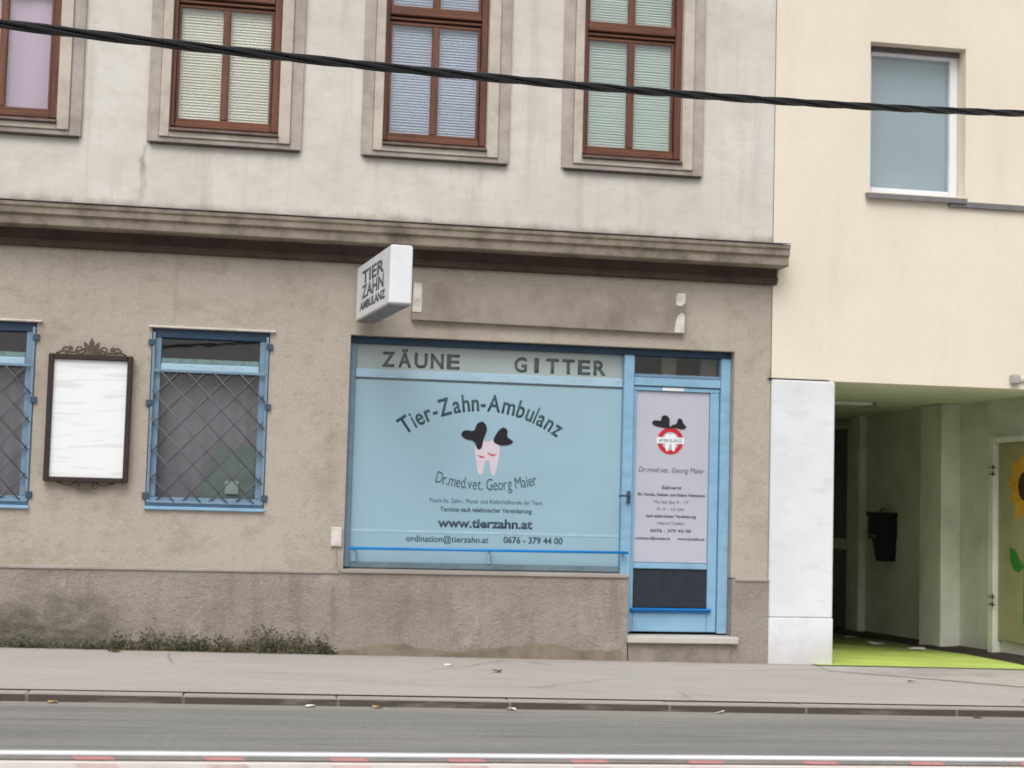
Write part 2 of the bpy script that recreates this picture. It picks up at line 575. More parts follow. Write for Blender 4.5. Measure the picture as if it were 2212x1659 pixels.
def m_glass(name='window_glass', ior=1.5, tint=(1, 1, 1, 1)):
    b = NB(name)
    tr = b.n('ShaderNodeBsdfTransparent')
    tr.inputs[0].default_value = tint
    gl = b.n('ShaderNodeBsdfGlossy')
    gl.inputs['Roughness'].default_value = 0.02
    lw = b.n('ShaderNodeLayerWeight')
    lw.inputs['Blend'].default_value = 0.5
    f0 = ((ior - 1) / (ior + 1)) ** 2
    fac = b.math('ADD', b.math('MULTIPLY', b.math('POWER', lw.outputs['Facing'], 5.0), 1 - f0), f0)
    bp = b.n('ShaderNodeBump')
    bp.inputs['Strength'].default_value = 0.04
    bp.inputs['Distance'].default_value = 0.02
    b.l(b.noise(2.5, 2), bp.inputs['Height'])
    b.l(bp.outputs[0], gl.inputs['Normal'])
    mx = b.n('ShaderNodeMixShader')
    b.l(fac, mx.inputs[0])
    b.l(tr.outputs[0], mx.inputs[1])
    b.l(gl.outputs[0], mx.inputs[2])
    b.l(mx.outputs[0], b.out.inputs['Surface'])
    return b.m

def m_print(name, rgb, rough=0.35):
    b = NB(name)
    base = b.mix(b.ramp(b.noise(0.8, 3), 0.3, 0.7, 0, 1), lin(*rgb), lin(*[v * 0.965 for v in rgb]))
    base = b.mix(b.ramp(b.noise((1.4, 1.4, 7), 5, 0.7), 0.62, 0.8, 0, 0.25), base, lin(*[min(255, v * 1.06 + 6) for v in rgb]))
    return b.finish(base, rough, (b.noise(3, 2), 0.05), 0.5)

M = {}
M['upper'] = m_plaster_upper()
M['lower'] = m_plaster_lower()
M['plinth'] = m_plinth()
M['cream'] = m_cream()
M['pillar'] = m_white_pillar()
M['walk'] = m_sidewalk()
M['road'] = m_road()
def m_kerb(name, a, d):
    b = NB(name)
    base = b.mix(b.ramp(b.noise((1.5, 5, 5), 5), 0.35, 0.7), lin(*a), lin(*d))
    base = b.mix(b.ramp(b.noise(160, 2), 0.4, 0.65, 0, 0.4), base, tuple(v * 0.6 for v in lin(*d)[:3]) + (1,))
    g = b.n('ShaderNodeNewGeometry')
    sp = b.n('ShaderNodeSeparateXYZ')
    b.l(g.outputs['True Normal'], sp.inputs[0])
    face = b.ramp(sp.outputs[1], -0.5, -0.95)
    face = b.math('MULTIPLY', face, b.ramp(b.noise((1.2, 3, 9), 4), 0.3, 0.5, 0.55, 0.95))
    base = b.mix(face, base, lin(74, 66, 60))      # gutter grime plus the street face's shade, painted in by normal
    return b.finish(base, 0.85, (b.noise(60, 4), 0.5), 0.3, bdist=0.005)
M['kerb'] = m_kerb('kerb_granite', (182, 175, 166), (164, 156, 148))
M['stone'] = m_granite('pale_step_stone', (206, 202, 194), (186, 182, 174))
M['ledge'] = m_granite('ledge_stone', (176, 170, 162), (158, 150, 142))
M['corn'] = simple('cornice_fascia', (150, 140, 126), 0.92, 0.42, 3.4, 0.15, bump=0.7, bscale=50, dark=(88, 80, 72))
M['corn_brown'] = simple('cornice_brown_mould', (92, 79, 73), 0.92, 0.35, 4.0, 0.15, bump=0.5, bscale=60, dark=(66, 54, 50))
M['surround'] = simple('window_surround_stucco', (200, 191, 178), 0.92, 0.22, 4.0, 0.2, bump=0.4, bscale=70, dark=(130, 120, 110))
M['surround2'] = simple('window_surround_outer', (182, 172, 164), 0.92, 0.25, 4.0, 0.2, bump=0.4, bscale=70, dark=(112, 102, 98))
M['wood'] = m_wood()
M['woodh'] = m_wood_h()
M['sillm'] = simple('weathered_sill', (98, 78, 72), 0.6, 0.3, 5, dark=(56, 44, 42))
M['glass'] = m_glass('window_glass', 1.7)
M['glass_dark'] = m_glass('dusty_glass', 1.5, (0.93, 0.94, 0.94, 1))
M['blue'] = m_blue('light_blue_paint', (136, 178, 206))
M['blue_old'] = m_blue('faded_blue_metal', (116, 144, 166), 0.5)
M['blue_pale'] = m_blue('pale_blue_paint', (166, 196, 214))
M['blue_shaded'] = m_blue('shaded_blue_paint', (34, 66, 92))  # navy holds the shade on the top beams in its colour
M['blue_bright'] = m_blue('bright_blue_trim', (0, 132, 214), 0.3)
M['panel_print'] = m_print('pale_blue_print', (152, 184, 198), 0.12)
M['poster_print'] = m_print('lilac_white_print', (186, 187, 200), 0.35)
M['frost'] = m_print('frosted_transom', (168, 178, 176), 0.4)
M['ink'] = simple('slate_ink', (58, 78, 90), 0.6, 0.05, 20)
M['ink_grey'] = simple('grey_ink', (92, 94, 106), 0.6, 0.05, 20)
M['ink_dark'] = simple('charcoal_letter', (92, 98, 102), 0.6, 0.15, 20)
M['black'] = simple('black_ink', (26, 22, 28), 0.6, 0.05, 20)
M['pink'] = simple('pale_pink_ink', (212, 200, 210), 0.6, 0.06, 10)
M['red'] = simple('red_ink', (196, 34, 48), 0.5, 0.08, 20)
M['white'] = simple('white_enamel', (234, 236, 240), 0.4, 0.06, 4)
M['whitedirty'] = simple('white_flaking_paint', (216, 212, 204), 0.8, 0.3, 12, dark=(150, 140, 128))
M['steel'] = simple('grey_zinc', (134, 130, 130), 0.5, 0.2, 6, metal=0.4, dark=(84, 80, 80))
M['dark'] = simple('dark_panel', (40, 46, 56), 0.45, 0.15, 8)
M['iron'] = simple('wrought_iron', (54, 42, 36), 0.55, 0.25, 20, bump=0.3)
M['grille'] = simple('grey_grille_bar', (100, 100, 106), 0.5, 0.2, 20)
M['bracket'] = simple('dark_bracket', (62, 84, 100), 0.6, 0.25, 20)
M['rubber'] = simple('black_cable_sheath', (17, 17, 20), 0.24, 0.1, 30, spec=0.7)
M['net'] = simple('grey_net_curtain', (138, 134, 140), 0.9, 0.2, 3)
M['room'] = simple('dim_room_wall', (120, 116, 118), 0.9, 0.1, 1)
def m_lime():
    b = NB('lime_floor_paint')
    x, y, z = b.xyz()
    base = b.mix(b.ramp(b.noise((1.2, 2.5, 1), 5, 0.6), 0.35, 0.7), lin(200, 222, 112), lin(184, 204, 100))
    base = b.mix(b.ramp(b.noise((3, 9, 1), 6, 0.7, (2, 2, 0)), 0.52, 0.72, 0, 0.5), base, lin(138, 150, 78))
    base = b.mix(b.ramp(b.noise((16, 16, 1), 4, 0.6, (2, 7, 0)), 0.62, 0.72, 0, 0.5), base, lin(104, 108, 66))
    # dirt by the right wall; shade towards the back painted into the colour
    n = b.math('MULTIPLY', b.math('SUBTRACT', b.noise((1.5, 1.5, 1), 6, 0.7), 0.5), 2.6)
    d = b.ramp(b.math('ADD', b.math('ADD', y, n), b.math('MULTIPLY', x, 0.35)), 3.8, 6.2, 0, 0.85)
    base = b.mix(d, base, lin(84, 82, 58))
    ed = b.ramp(b.math('ADD', y, b.math('MULTIPLY', b.noise((4, 4, 1), 4), 0.12)), 0.02, -0.06, 0, 0.6)
    base = b.mix(ed, base, lin(150, 152, 118))
    return b.finish(base, 0.75, (b.noise(80, 3), 0.3), 0.35, bdist=0.004)
M['lime'] = m_lime()
M['pass'] = simple('passage_wall_paint', (222, 222, 212), 0.85, 0.2, 1.8, bump=0.3, dark=(150, 150, 134))
M['pass_ceil'] = simple('passage_ceiling_paint', (222, 224, 212), 0.9, 0.08, 1.5, bump=0.2)
M['pass_dirt'] = simple('passage_dirt', (62, 54, 44), 0.95, 0.4, 9, bump=0.8, dark=(34, 30, 26))
M['doorgreen'] = simple('dark_green_door', (96, 108, 102), 0.5, 0.15, 4)
M['doortan'] = simple('khaki_door', (158, 154, 120), 0.6, 0.12, 3)
M['petal'] = simple('sunflower_yellow', (206, 158, 48), 0.75, 0.4, 16, dark=(166, 112, 34))
M['leafg'] = simple('mural_green', (52, 128, 46), 0.7, 0.12, 14)
M['brownc'] = simple('mural_brown', (62, 36, 22), 0.7, 0.12, 20)
M['blackbox'] = simple('black_plastic', (24, 25, 26), 0.4, 0.1, 10)
M['paper'] = simple('paper_white', (232, 230, 226), 0.8, 0.1, 20)
M['leafy'] = simple('dry_leaf_yellow', (176, 146, 96), 0.8, 0.25, 30)
M['leafb'] = simple('dry_leaf_brown', (96, 74, 54), 0.85, 0.25, 30)
def m_weed():
    b = NB('weed_leaf')
    oi = b.n('ShaderNodeTexNoise')
    base = b.mix(b.ramp(b.noise(5, 3), 0.35, 0.65), lin(78, 80, 60), lin(108, 106, 82))
    base = b.mix(b.ramp(b.noise(11, 3, 0.5, (3, 3, 3)), 0.55, 0.7, 0, 0.7), base, lin(112, 100, 80))
    return b.finish(base, 0.7, None, 0.3)
M['weed'] = m_weed()
M['bar_white'] = simple('barrier_white', (226, 220, 214), 0.5, 0.14, 6, dark=(190, 176, 168))
M['bar_red'] = simple('barrier_red', (206, 150, 148), 0.5, 0.15, 8)
M['bar_pink'] = simple('faded_red_band', (224, 200, 196), 0.5, 0.2, 8)
M['bar_grey'] = simple('barrier_grey', (150, 146, 142), 0.6, 0.2, 8)
def m_notice():
    b = NB('notice_sheet')
    base = lin(236, 238, 240)
    f = b.math('MULTIPLY', b.ramp(b.noise((2.2, 1, 26), 2, 0.4), 0.54, 0.66), 0.22)
    base = b.mix(f, base, lin(150, 154, 158))
    return b.finish(base, 0.5, None, 0.4)
M['notice'] = m_notice()
def m_blind(name, rgb):
    b = NB(name)
    base = b.mix(b.ramp(b.noise((0.6, 1, 1.1), 3), 0.3, 0.7, 0, 1), lin(*rgb), lin(*[v * 0.93 for v in rgb]))
    return b.finish(base, 0.55, None, 0.35)

# ------------------------------------------------------------------ ground, road, pavement, kerb
SL = -0.0125
def sheet(bm, x0, x1, y0, y1, z0, z1=None, nx=1):
    """z0 at y0, z1 at y1; follows the street slope along x"""
    z1 = z0 if z1 is None else z1
    for i in range(nx):
        a, b = x0 + (x1 - x0) * i / nx, x0 + (x1 - x0) * (i + 1) / nx
        quad(bm, [(a, y0, z0 + SL * a), (b, y0, z0 + SL * b), (b, y1, z1 + SL * b), (a, y1, z1 + SL * a)])
bm = new(); sheet(bm, -300, 300, -300, 300, -1.75)
obj('ground', bm, simple('far_ground', (120, 116, 108), 0.95, 0.2, 0.3), kind='structure')
bm = new(); sheet(bm, -80, 80, -26, -3.09, -1.585, -1.476)
obj('road', bm, M['road'], kind='structure')
bm = new(); sheet(bm, -80, 80, -2.88, 0.3, -1.425, -1.419)
obj('pavement', bm, M['walk'], kind='structure')
# kerb: a row of stones with open joints
kb = new(); sheet(kb, -80, 80, -2.945, -2.87, -1.4205)
M['joint_shade'] = simple('shaded_joint', (52, 46, 42), 0.9, 0.2, 8)  # dark strip stands for the joint and the shadow in it
kerb = obj('kerb', kb, M['joint_shade'], kind='structure')
x = -9.0
stone_meshes = []
while x < 11:
    L = 1.15 + rnd.uniform(-0.12, 0.12)
    bm = new()
    jz = rnd.uniform(-0.002, 0.002); jy = rnd.uniform(-0.003, 0.003)
    box(bm, x + 0.0018, x + L - 0.0018, -3.095 + jy, -2.938, -1.62, -1.4205 + jz, 0.008, SL)
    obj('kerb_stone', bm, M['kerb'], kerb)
    x += L
# driveway apron seam: a shallow repaired strip in front of the passage
bm = new()
pts = [(5.45, -0.56), (6.9, -1.62), (9.6, -1.70), (9.6, -0.02), (5.55, -0.02)]
bm.faces.new([bm.verts.new((px, py, -1.4205 + SL * px + 0.004)) for px, py in pts])
obj('driveway_apron', bm, simple('apron_asphalt', (184, 178, 172), 0.93, 0.2, 2.0, bump=0.4, bscale=120), kind='structure')

# ------------------------------------------------------------------ grey apartment building
BX0, BX1 = -9.0, 5.06
bld = thing('apartment_building', 'grey plaster old building with brown windows above a cornice and a blue shopfront', 'building', (-2, 0, -1.42))
UW = [-2.09, -0.145, 1.772, 3.652]          # upper window centres
OPEN_L, OPEN_R, OPEN_B, OPEN_T = -0.495, 0.475, 3.205, 5.25
upper_holes = [(c + OPEN_L, c + OPEN_R, OPEN_B, OPEN_T) for c in UW]
bm = new()
wall(bm, BX0, BX1, 2.40, 7.2, 0.0, upper_holes, 0.45)
quad(bm, [(BX1, 0, 2.4), (BX1, 8, 2.4), (BX1, 8, 7.2), (BX1, 0, 7.2)])
quad(bm, [(BX0, 0, 2.4), (BX0, 8, 2.4), (BX0, 8, 7.2), (BX0, 0, 7.2)])
quad(bm, [(BX0, 8, -1.9), (BX1, 8, -1.9), (BX1, 8, 7.2), (BX0, 8, 7.2)])
quad(bm, [(BX0, 0, 7.2), (BX1, 0, 7.2), (BX1, 8, 7.2), (BX0, 8, 7.2)])
obj('upper_wall', bm, M['upper'], bld)
SH = (1.055, 4.70, -0.75, 1.45)             # shop opening
DR = (3.70, 4.70, -1.9, 1.45)
LW = [(-0.71, 0.33, -0.17, 1.43), (-2.72, -1.70, -0.19, 1.43)]
bm = new()
wall(bm, BX0, BX1, -0.69, 2.40, 0.004, [SH] + LW, 0.5)
quad(bm, [(BX1, 0.004, -1.9), (BX1, 8, -1.9), (BX1, 8, 2.4), (BX1, 0.004, 2.4)])
quad(bm, [(BX0, 0.004, -1.9), (BX0, 8, -1.9), (BX0, 8, 2.4), (BX0, 0.004, 2.4)])
obj('lower_wall', bm, M['lower'], bld)
# plinth
bm = new()
wall(bm, BX0, BX1, -1.9, -0.70, -0.030, [(3.70, 4.70, -2.0, -0.60)], 0.5)
quad(bm, [(BX0, -0.030, -0.70), (3.70, -0.030, -0.70), (3.70, 0.2, -0.70), (BX0, 0.2, -0.70)])
quad(bm, [(4.70, -0.030, -0.70), (BX1, -0.030, -0.70), (BX1, 0.2, -0.70), (4.70, 0.2, -0.70)])
obj('plinth', bm, M['plinth'], bld)
for a, b in ((BX0, 1.02), (4.73, BX1 - 0.002)):
    bm = new(); box(bm, a, b, -0.045, 0.012, -0.718, -0.688, 0.006)
    obj('ledge', bm, M['ledge'], bld)
# lower cracked skirt of render along the pavement
bm = new()
pr = []
for i in range(0, 26):
    xx = 1.0 + i * 0.105
    pr.append((xx, -1.355 + SL * xx + 0.03 * math.sin(xx * 5.1) + rnd.uniform(-0.02, 0.02) + 0.06 * max(0, (xx - 1.9) / 1.7)))
poly_prism(bm, [(1.0, -1.9)] + pr + [(pr[-1][0], -1.9)], -0.052, -0.02)
obj('render_skirt', bm, simple('rough_skirt_render', (140, 128, 112), 0.95, 0.35, 5, bump=0.9, bscale=50, dark=(92, 84, 72)), bld)
# cornice
CE = 5.125
bm = new()
profile_x(bm, [(0.0, 2.50), (-0.30, 2.452), (-0.315, 2.445), (-0.315, 2.415), (-0.30, 2.40), (-0.30, 2.352), (-0.272, 2.335), (-0.272, 2.262), (-0.262, 2.252), (0.0, 2.252)], BX0, CE)
obj('cornice', bm, M['corn'], bld)
bm = new()
profile_x(bm, [(0.0, 2.26), (-0.045, 2.262), (-0.075, 2.248), (-0.06, 2.23), (-0.06, 2.17), (-0.085, 2.160), (-0.09, 2.145), (-0.07, 2.135), (-0.07, 2.118), (-0.05, 2.106), (0.0, 2.100)], BX0, BX1 + 0.03)
obj('cornice_moulding', bm, M['corn_brown'], bld)
bm = new()
box(bm, BX0, CE + 0.008, -0.325, 0.0, 2.455, 2.462)
for v in bm.verts:
    if v.co.y > -0.1: v.co.z += 0.048
obj('cornice_flashing', bm, M['steel'], bld)

# upper windows
BL = [('pinkish_blind', (184, 164, 184), False), ('cream_blind', (220, 222, 200), True), ('blue_grey_blind', (174, 188, 206), True), ('mint_blind', (188, 208, 196), True)]  # pink, blue and mint put the glass's reflected tint into the blinds
for c, (bn, brgb, slats) in zip(UW, BL):
    # surround of two stucco steps
    bm = new()
    o0, o1, i0, i1, b0 = -0.687, 0.688, OPEN_L, OPEN_R, 3.105
    box(bm, c + o0, c + o0 + 0.105, -0.035, 0.0, b0, 5.45, 0.004)
    box(bm, c + o1 - 0.105, c + o1, -0.035, 0.0, b0, 5.45, 0.004)
    box(bm, c + o0 + 0.105, c + o1 - 0.105, -0.035, 0.0, b0, b0 + 0.045, 0.004)
    win = obj('window', bm, M['surround2'], bld, rest='outer_surround')
    bm = new()
    box(bm, c + o0 + 0.107, c + i0, -0.058, 0.0, b0 + 0.047, 5.45, 0.006)
    box(bm, c + i1, c + o1 - 0.107, -0.058, 0.0, b0 + 0.047, 5.45, 0.006)
    box(bm, c + i0 + 0.002, c + i1 - 0.002, -0.052, 0.0, b0 + 0.047, OPEN_B - 0.003, 0.004)
    obj('surround', bm, M['surround'], win)
    # dark strip painted as the shadow under the surround's lip
    bm = new(); box(bm, c + o0 + 0.03, c + o1 - 0.02, -0.05, 0.0, b0 - 0.016, b0 - 0.001)
    obj('lip_shadow', bm, M['iron'], win)
    # sloping sill
    bm = new()
    profile_x(bm, [(0.10, OPEN_B + 0.058), (-0.075, OPEN_B + 0.03), (-0.085, OPEN_B + 0.005), (-0.06, OPEN_B - 0.002), (0.10, OPEN_B - 0.002)], c + i0 + 0.002, c + i1 - 0.002)
    obj('sill', bm, M['sillm'], win)
    # box frame and lining
    f0, f1 = c + i0 + 0.003, c + i1 - 0.003
    bm = new()
    box(bm, f0, f0 + 0.038, 0.004, 0.22, OPEN_B + 0.06, 5.22, 0.004)
    box(bm, f1 - 0.062, f1, 0.01, 0.22, OPEN_B + 0.06, 5.22, 0.004)
    obj('frame', bm, M['wood'], win)
    bm = new()
    box(bm, f0 + 0.04, f1 - 0.064, 0.02, 0.16, OPEN_B + 0.058, OPEN_B + 0.112, 0.006)
    box(bm, f0 + 0.04, f1 - 0.064, 0.035, 0.15, OPEN_B + 0.113, OPEN_B + 0.142, 0.004)
    obj('bottom_rail', bm, M['woodh'], win)
    bm = new()
    box(bm, f0 + 0.04, f1 - 0.064, 0.012, 0.2, 4.455, 4.545, 0.008)
    box(bm, f0 + 0.04, f1 - 0.064, 0.035, 0.2, 4.415, 4.437, 0.004)
    box(bm, f0 + 0.04, f1 - 0.064, 0.05, 0.2, 4.372, 4.396, 0.004)
    obj('transom_rail', bm, M['woodh'], win)
    # sash stiles and mullion
    for zz0, zz1 in ((OPEN_B + 0.143, 4.370), (4.547, 5.20)):
        bm = new()
        box(bm, f0 + 0.040, f0 + 0.066, 0.045, 0.09, zz0, zz1, 0.004)
        box(bm, f1 - 0.090, f1 - 0.066, 0.045, 0.09, zz0, zz1, 0.004)
        box(bm, c - 0.052, c + 0.016, 0.040, 0.09, zz0, zz1, 0.008)
        obj('sash', bm, M['wood'], win)
        for a, b in ((f0 + 0.066, c - 0.052), (c + 0.016, f1 - 0.090)):
            bm = new(); box(bm, a + 0.001, b - 0.001, 0.060, 0.066, zz0 + 0.001, zz1 - 0.001)
            obj('pane', bm, M['glass'], win)
    bmat = m_blind(bn, brgb)
    bm = new()
    if slats:
        z = OPEN_B + 0.10
        while z < 5.2:
            a, b = f0 + 0.02, f1 - 0.05
            j = rnd.uniform(-0.0015, 0.0015)
            quad(bm, [(a, 0.099, z + j), (b, 0.099, z + j), (b, 0.112, z + 0.0275 + j), (a, 0.112, z + 0.0275 + j)])
            z += 0.0262
    else:
        for i in range(24):
            a, b = f0 + (f1 - f0) * i / 24, f0 + (f1 - f0) * (i + 1) / 24
            ya, yb = 0.11 + 0.008 * math.sin(i * 0.9), 0.11 + 0.008 * math.sin((i + 1) * 0.9)
            quad(bm, [(a, ya, OPEN_B), (b, yb, OPEN_B), (b, yb, 5.2), (a, ya, 5.2)])
    obj('blind' if slats else 'curtain', bm, bmat, win, kind='stuff' if slats else None)

# lower barred windows
def lower_window(x0, x1, z0, z1):
    e = 0.003
    bm = new()
    t = 0.085
    box(bm, x0 + e, x0 + t, 0.03, 0.14, z0 + 0.10, z1 - 0.03, 0.005)
    box(bm, x1 - t, x1 - e, 0.03, 0.14, z0 + 0.10, z1 - 0.03, 0.005)
    win = obj('window', bm, M['blue_old'], bld, rest='stile')
    bm = new(); box(bm, x0 + e, x1 - e, 0.02, 0.14, z1 - 0.08, z1 - e, 0.005)
    obj('head_rail', bm, M['blue_shaded'], win)
    bm = new(); box(bm, x0 - 0.03, x1 + 0.045, -0.035, 0.02, z1 + 0.003, z1 + 0.021, 0.004)
    obj('lintel_flashing', bm, M['whitedirty'], win)
    bm = new()
    box(bm, x0 + t + 0.002, x1 - t - 0.002, 0.02, 0.13, z1 - 0.372, z1 - 0.308, 0.008)
    obj('transom_rail', bm, M['blue_pale'], win)
    bm = new(); box(bm, x0 + t + 0.002, x1 - t - 0.002, 0.05, 0.13, z1 - 0.305, z1 - 0.262, 0.004)
    obj('vent_rail', bm, simple('verdigris_paint', (116, 142, 142), 0.6, 0.25, 14), win)
    bm = new(); box(bm, x0 + e, x1 - e, 0.01, 0.14, z0 + 0.02, z0 + 0.098, 0.008)
    obj('bottom_rail', bm, M['blue_old'], win)
    bm = new(); box(bm, x0 - 0.005, x1 + 0.005, -0.03, 0.10, z0 - 0.012, z0 + 0.018, 0.005)
    obj('sill', bm, M['blue'], win)
    for a, b in ((z1 - 0.260, z1 - 0.082), (z0 + 0.10, z1 - 0.374)):
        bm = new(); box(bm, x0 + t + 0.001, x1 - t - 0.001, 0.095, 0.101, a, b)
        obj('pane', bm, M['glass_dark'], win)
    # diamond lattice of flat bars
    bm = new()
    gx0, gx1, gz0, gz1 = x0 + 0.02, x1 - 0.02, z0 + 0.06, z1 - 0.38
    W, Hh = gx1 - gx0, gz1 - gz0
    step = 0.232
    r = 0.0065
    slope = 1.06
    k = -Hh / slope
    while k < W:
        # rising bar x = gx0 + k + t
        for sgn in (1, -1):
            p = []
            if sgn == 1:
                ta, tb = max(0, -k), min(Hh / slope, W - k)
                if tb > ta: p = [(gx0 + k + ta, gz0 + ta * slope), (gx0 + k + tb, gz0 + tb * slope)]
            else:
                ta, tb = max(0, -k), min(Hh / slope, W - k)
                if tb > ta: p = [(gx0 + k + ta, gz1 - ta * slope), (gx0 + k + tb, gz1 - tb * slope)]
            if p:
                yy = 0.0 if sgn == 1 else -0.012
                tube(bm, [(p[0][0], yy, p[0][1]), (p[1][0], yy, p[1][1])], r, 6)
        k += step
    obj('grille_bar', bm, M['grille'], win)
    bm = new()
    for sx in (gx0, gx1):
        box(bm, sx - 0.012, sx + 0.012, -0.014, 0.008, gz0 - 0.01, z1 - 0.04, 0.003)
    box(bm, gx0, gx1, -0.012, 0.006, gz0 - 0.014, gz0 + 0.010, 0.003)
    box(bm, gx0, gx1, -0.012, 0.006, gz1 - 0.010, gz1 + 0.014, 0.003)
    obj('grille_frame', bm, M['blue_old'], win)
    for sx, d in ((gx0, -1), (gx1, 1)):
        for zz in (z1 - 0.13, (z0 + z1) / 2 + 0.13, z0 + 0.11):
            bm = new(); box(bm, sx - 0.028 + d * 0.02, sx + 0.028 + d * 0.02, -0.022, 0.02, zz - 0.028, zz + 0.028, 0.004)
            obj('bracket', bm, M['bracket'], win)
    # net curtain close behind the lower pane
    bm = new()
    n = 40
    for i in range(n):
        a, b = x0 + (x1 - x0) * i / n, x0 + (x1 - x0) * (i + 1) / n
        quad(bm, [(a, 0.185 + 0.005 * math.sin(i * 1.3), z0), (b, 0.185 + 0.005 * math.sin((i + 1) * 1.3), z0), (b, 0.185 + 0.005 * math.sin((i + 1) * 1.3), z1 - 0.34), (a, 0.185 + 0.005 * math.sin(i * 1.3), z1 - 0.34)])
    obj('curtain', bm, M['net'], win)
    # dim room behind
    bm = new()
    quad(bm, [(x0, 0.5, z0), (x1, 0.5, z0), (x1, 0.5, z1), (x0, 0.5, z1)])
    obj('room_back', bm, M['room'], win)
    return win
for w_ in LW:
    lower_window(*w_)
# an added grey-green reflected patch and a pale card stand inside the right barred window
bm = new(); poly_prism(bm, [(-0.27, -0.07), (0.24, -0.07), (0.24, 0.40), (0.14, 0.43), (0.02, 0.36), (-0.10, 0.40), (-0.17, 0.30), (-0.22, 0.12)], 0.14, 0.165)
solo('reflected_patch', bm, simple('grey_green_reflected', (122, 134, 130), 0.9, 0.2, 6), 'added grey green reflected patch inside the barred blue window right of the notice case', 'reflection')
bm = new(); box(bm, -0.02, 0.10, 0.115, 0.125, -0.03, 0.09, 0.003)
solo('card', bm, simple('pale_card', (168, 180, 174), 0.8, 0.1, 9), 'small pale card behind the bars of the blue window, bottom right corner', 'card')

# ------------------------------------------------------------------ shopfront
FY = 0.13                                   # depth of the glazing line
bm = new()
box(bm, 1.058, 4.697, FY - 0.02, FY + 0.10, 1.385, 1.447, 0.005)     # head beam
shop = obj('shop_window', bm, M['blue_shaded'], bld)
bm = new(); box(bm, 1.058, 1.115, FY - 0.03, FY + 0.08, -0.66, 1.383, 0.006)
obj('left_stile', bm, M['blue_old'], shop)
bm = new(); box(bm, 3.645, 3.745, FY - 0.05, FY + 0.09, -1.22, 1.383, 0.008)
obj('post', bm, M['blue'], shop)
bm = new(); box(bm, 1.117, 3.643, FY - 0.005, FY + 0.07, 1.075, 1.155, 0.006)
obj('transom_rail', bm, M['blue_pale'], shop)
bm = new(); box(bm, 1.117, 3.643, FY + 0.03, FY + 0.036, 1.157, 1.383)
tr = obj('transom_light', bm, M['frost'], shop)
def fit_line(bm, txt, x0, x1, z, y, size, **k):
    add_text(bm, txt, (x0 + x1) / 2, z, y, size, width=(x1 - x0), **k)
for word, x0, x1, sl in (('ZÄUNE', 1.345, 2.10, 0), ('GITTER', 2.585, 3.50, 0)):
    stp = (x1 - x0) / len(word)
    for i, ch in enumerate(word):
        bm = new()
        add_text(bm, ch, x0 + (i + 0.5) * stp, 1.186, FY + 0.0285, 0.19, width=0.045 if ch == 'I' else 0.122, bold=0.006)
        obj('letter', bm, M['ink_dark'], shop, split=False)
bm = new(); box(bm, 1.117, 3.643, FY + 0.032, FY + 0.06, -0.60, 1.073)
obj('glazing', bm, M['frost'], shop)
bm = new(); box(bm, 1.117, 3.643, FY - 0.012, FY + 0.03, -0.665, -0.615, 0.006)
obj('bottom_rail', bm, simple('grey_blue_rail', (116, 136, 146), 0.6, 0.2, 6), shop)
bm = new()
profile_x(bm, [(0.25, -0.668), (-0.035, -0.676), (-0.05, -0.682), (-0.05, -0.704), (0.25, -0.704)], 1.03, 3.70)
obj('sill', bm, M['ledge'], shop)
bm = new(); tube(bm, [(1.10, -0.0, -0.485), (2.4, -0.004, -0.480), (3.70, 0.0, -0.474)], 0.013, 8)
obj('guard_rail', bm, M['blue_bright'], shop)
bm = new()
for px in (1.16, 2.40, 3.66):
    box(bm, px - 0.012, px + 0.012, 0.0, FY - 0.01, -0.495, -0.468, 0.003)
obj('rail_bracket', bm, M['blue'], shop)
bm = new()
for px in (1.16, 2.40, 3.66):
    box(bm, px - 0.015, px + 0.015, FY - 0.02, FY - 0.01, -0.61, -0.496, 0.003)
obj('rail_support', bm, M['blue_pale'], shop)

# printed window film: a sign of its own, laid on the glass
py = FY + 0.010
bm = new(); box(bm, 1.119, 3.641, py, FY + 0.030, -0.612, 1.055)
film = solo('window_sign', bm, M['panel_print'], 'wide pale blue printed shop window sign with arched lettering and tooth logo', 'sign')
def on_film(name, bm, mat, **k):
    return obj(name, bm, mat, film, **k)
ty = py - 0.0016
bm = new(); box(bm, 1.122, 3.638, py - 0.003, py - 0.0005, -0.338, -0.312)
on_film('white_stripe', bm, M['blue_pale'])
for ch_bm in arc_text('Tier-Zahn-Ambulanz', 2.320, -0.400, 1.205, -0.655, 0.625, ty, 0.225, True, 0.004):
    on_film('letter', ch_bm, M['ink'], split=False)
for ch_bm in arc_text('Dr.med.vet. Georg Maier', 2.365, 1.94, 1.87, -0.262, 0.262, ty, 0.155, False, 0.0, 0.78):
    on_film('letter', ch_bm, M['ink'], split=False)
bm = new()
fit_line(bm, 'Praxis für Zahn-, Mund- und Kieferheilkunde der Tiere', 1.84, 2.90, -0.055, ty, 0.058)
fit_line(bm, 'Termine nach telefonischer Vereinbarung', 1.94, 2.80, -0.135, ty, 0.062, bold=0.001)
fit_line(bm, 'www.tierzahn.at', 1.92, 2.81, -0.277, ty, 0.115, bold=0.004)
fit_line(bm, 'ordination@tierzahn.at', 1.63, 2.40, -0.417, ty, 0.082, bold=0.001)
fit_line(bm, '0676 - 379 44 00', 2.54, 3.10, -0.413, ty, 0.085, bold=0.002)
on_film('lettering', bm, M['ink'], kind='stuff')
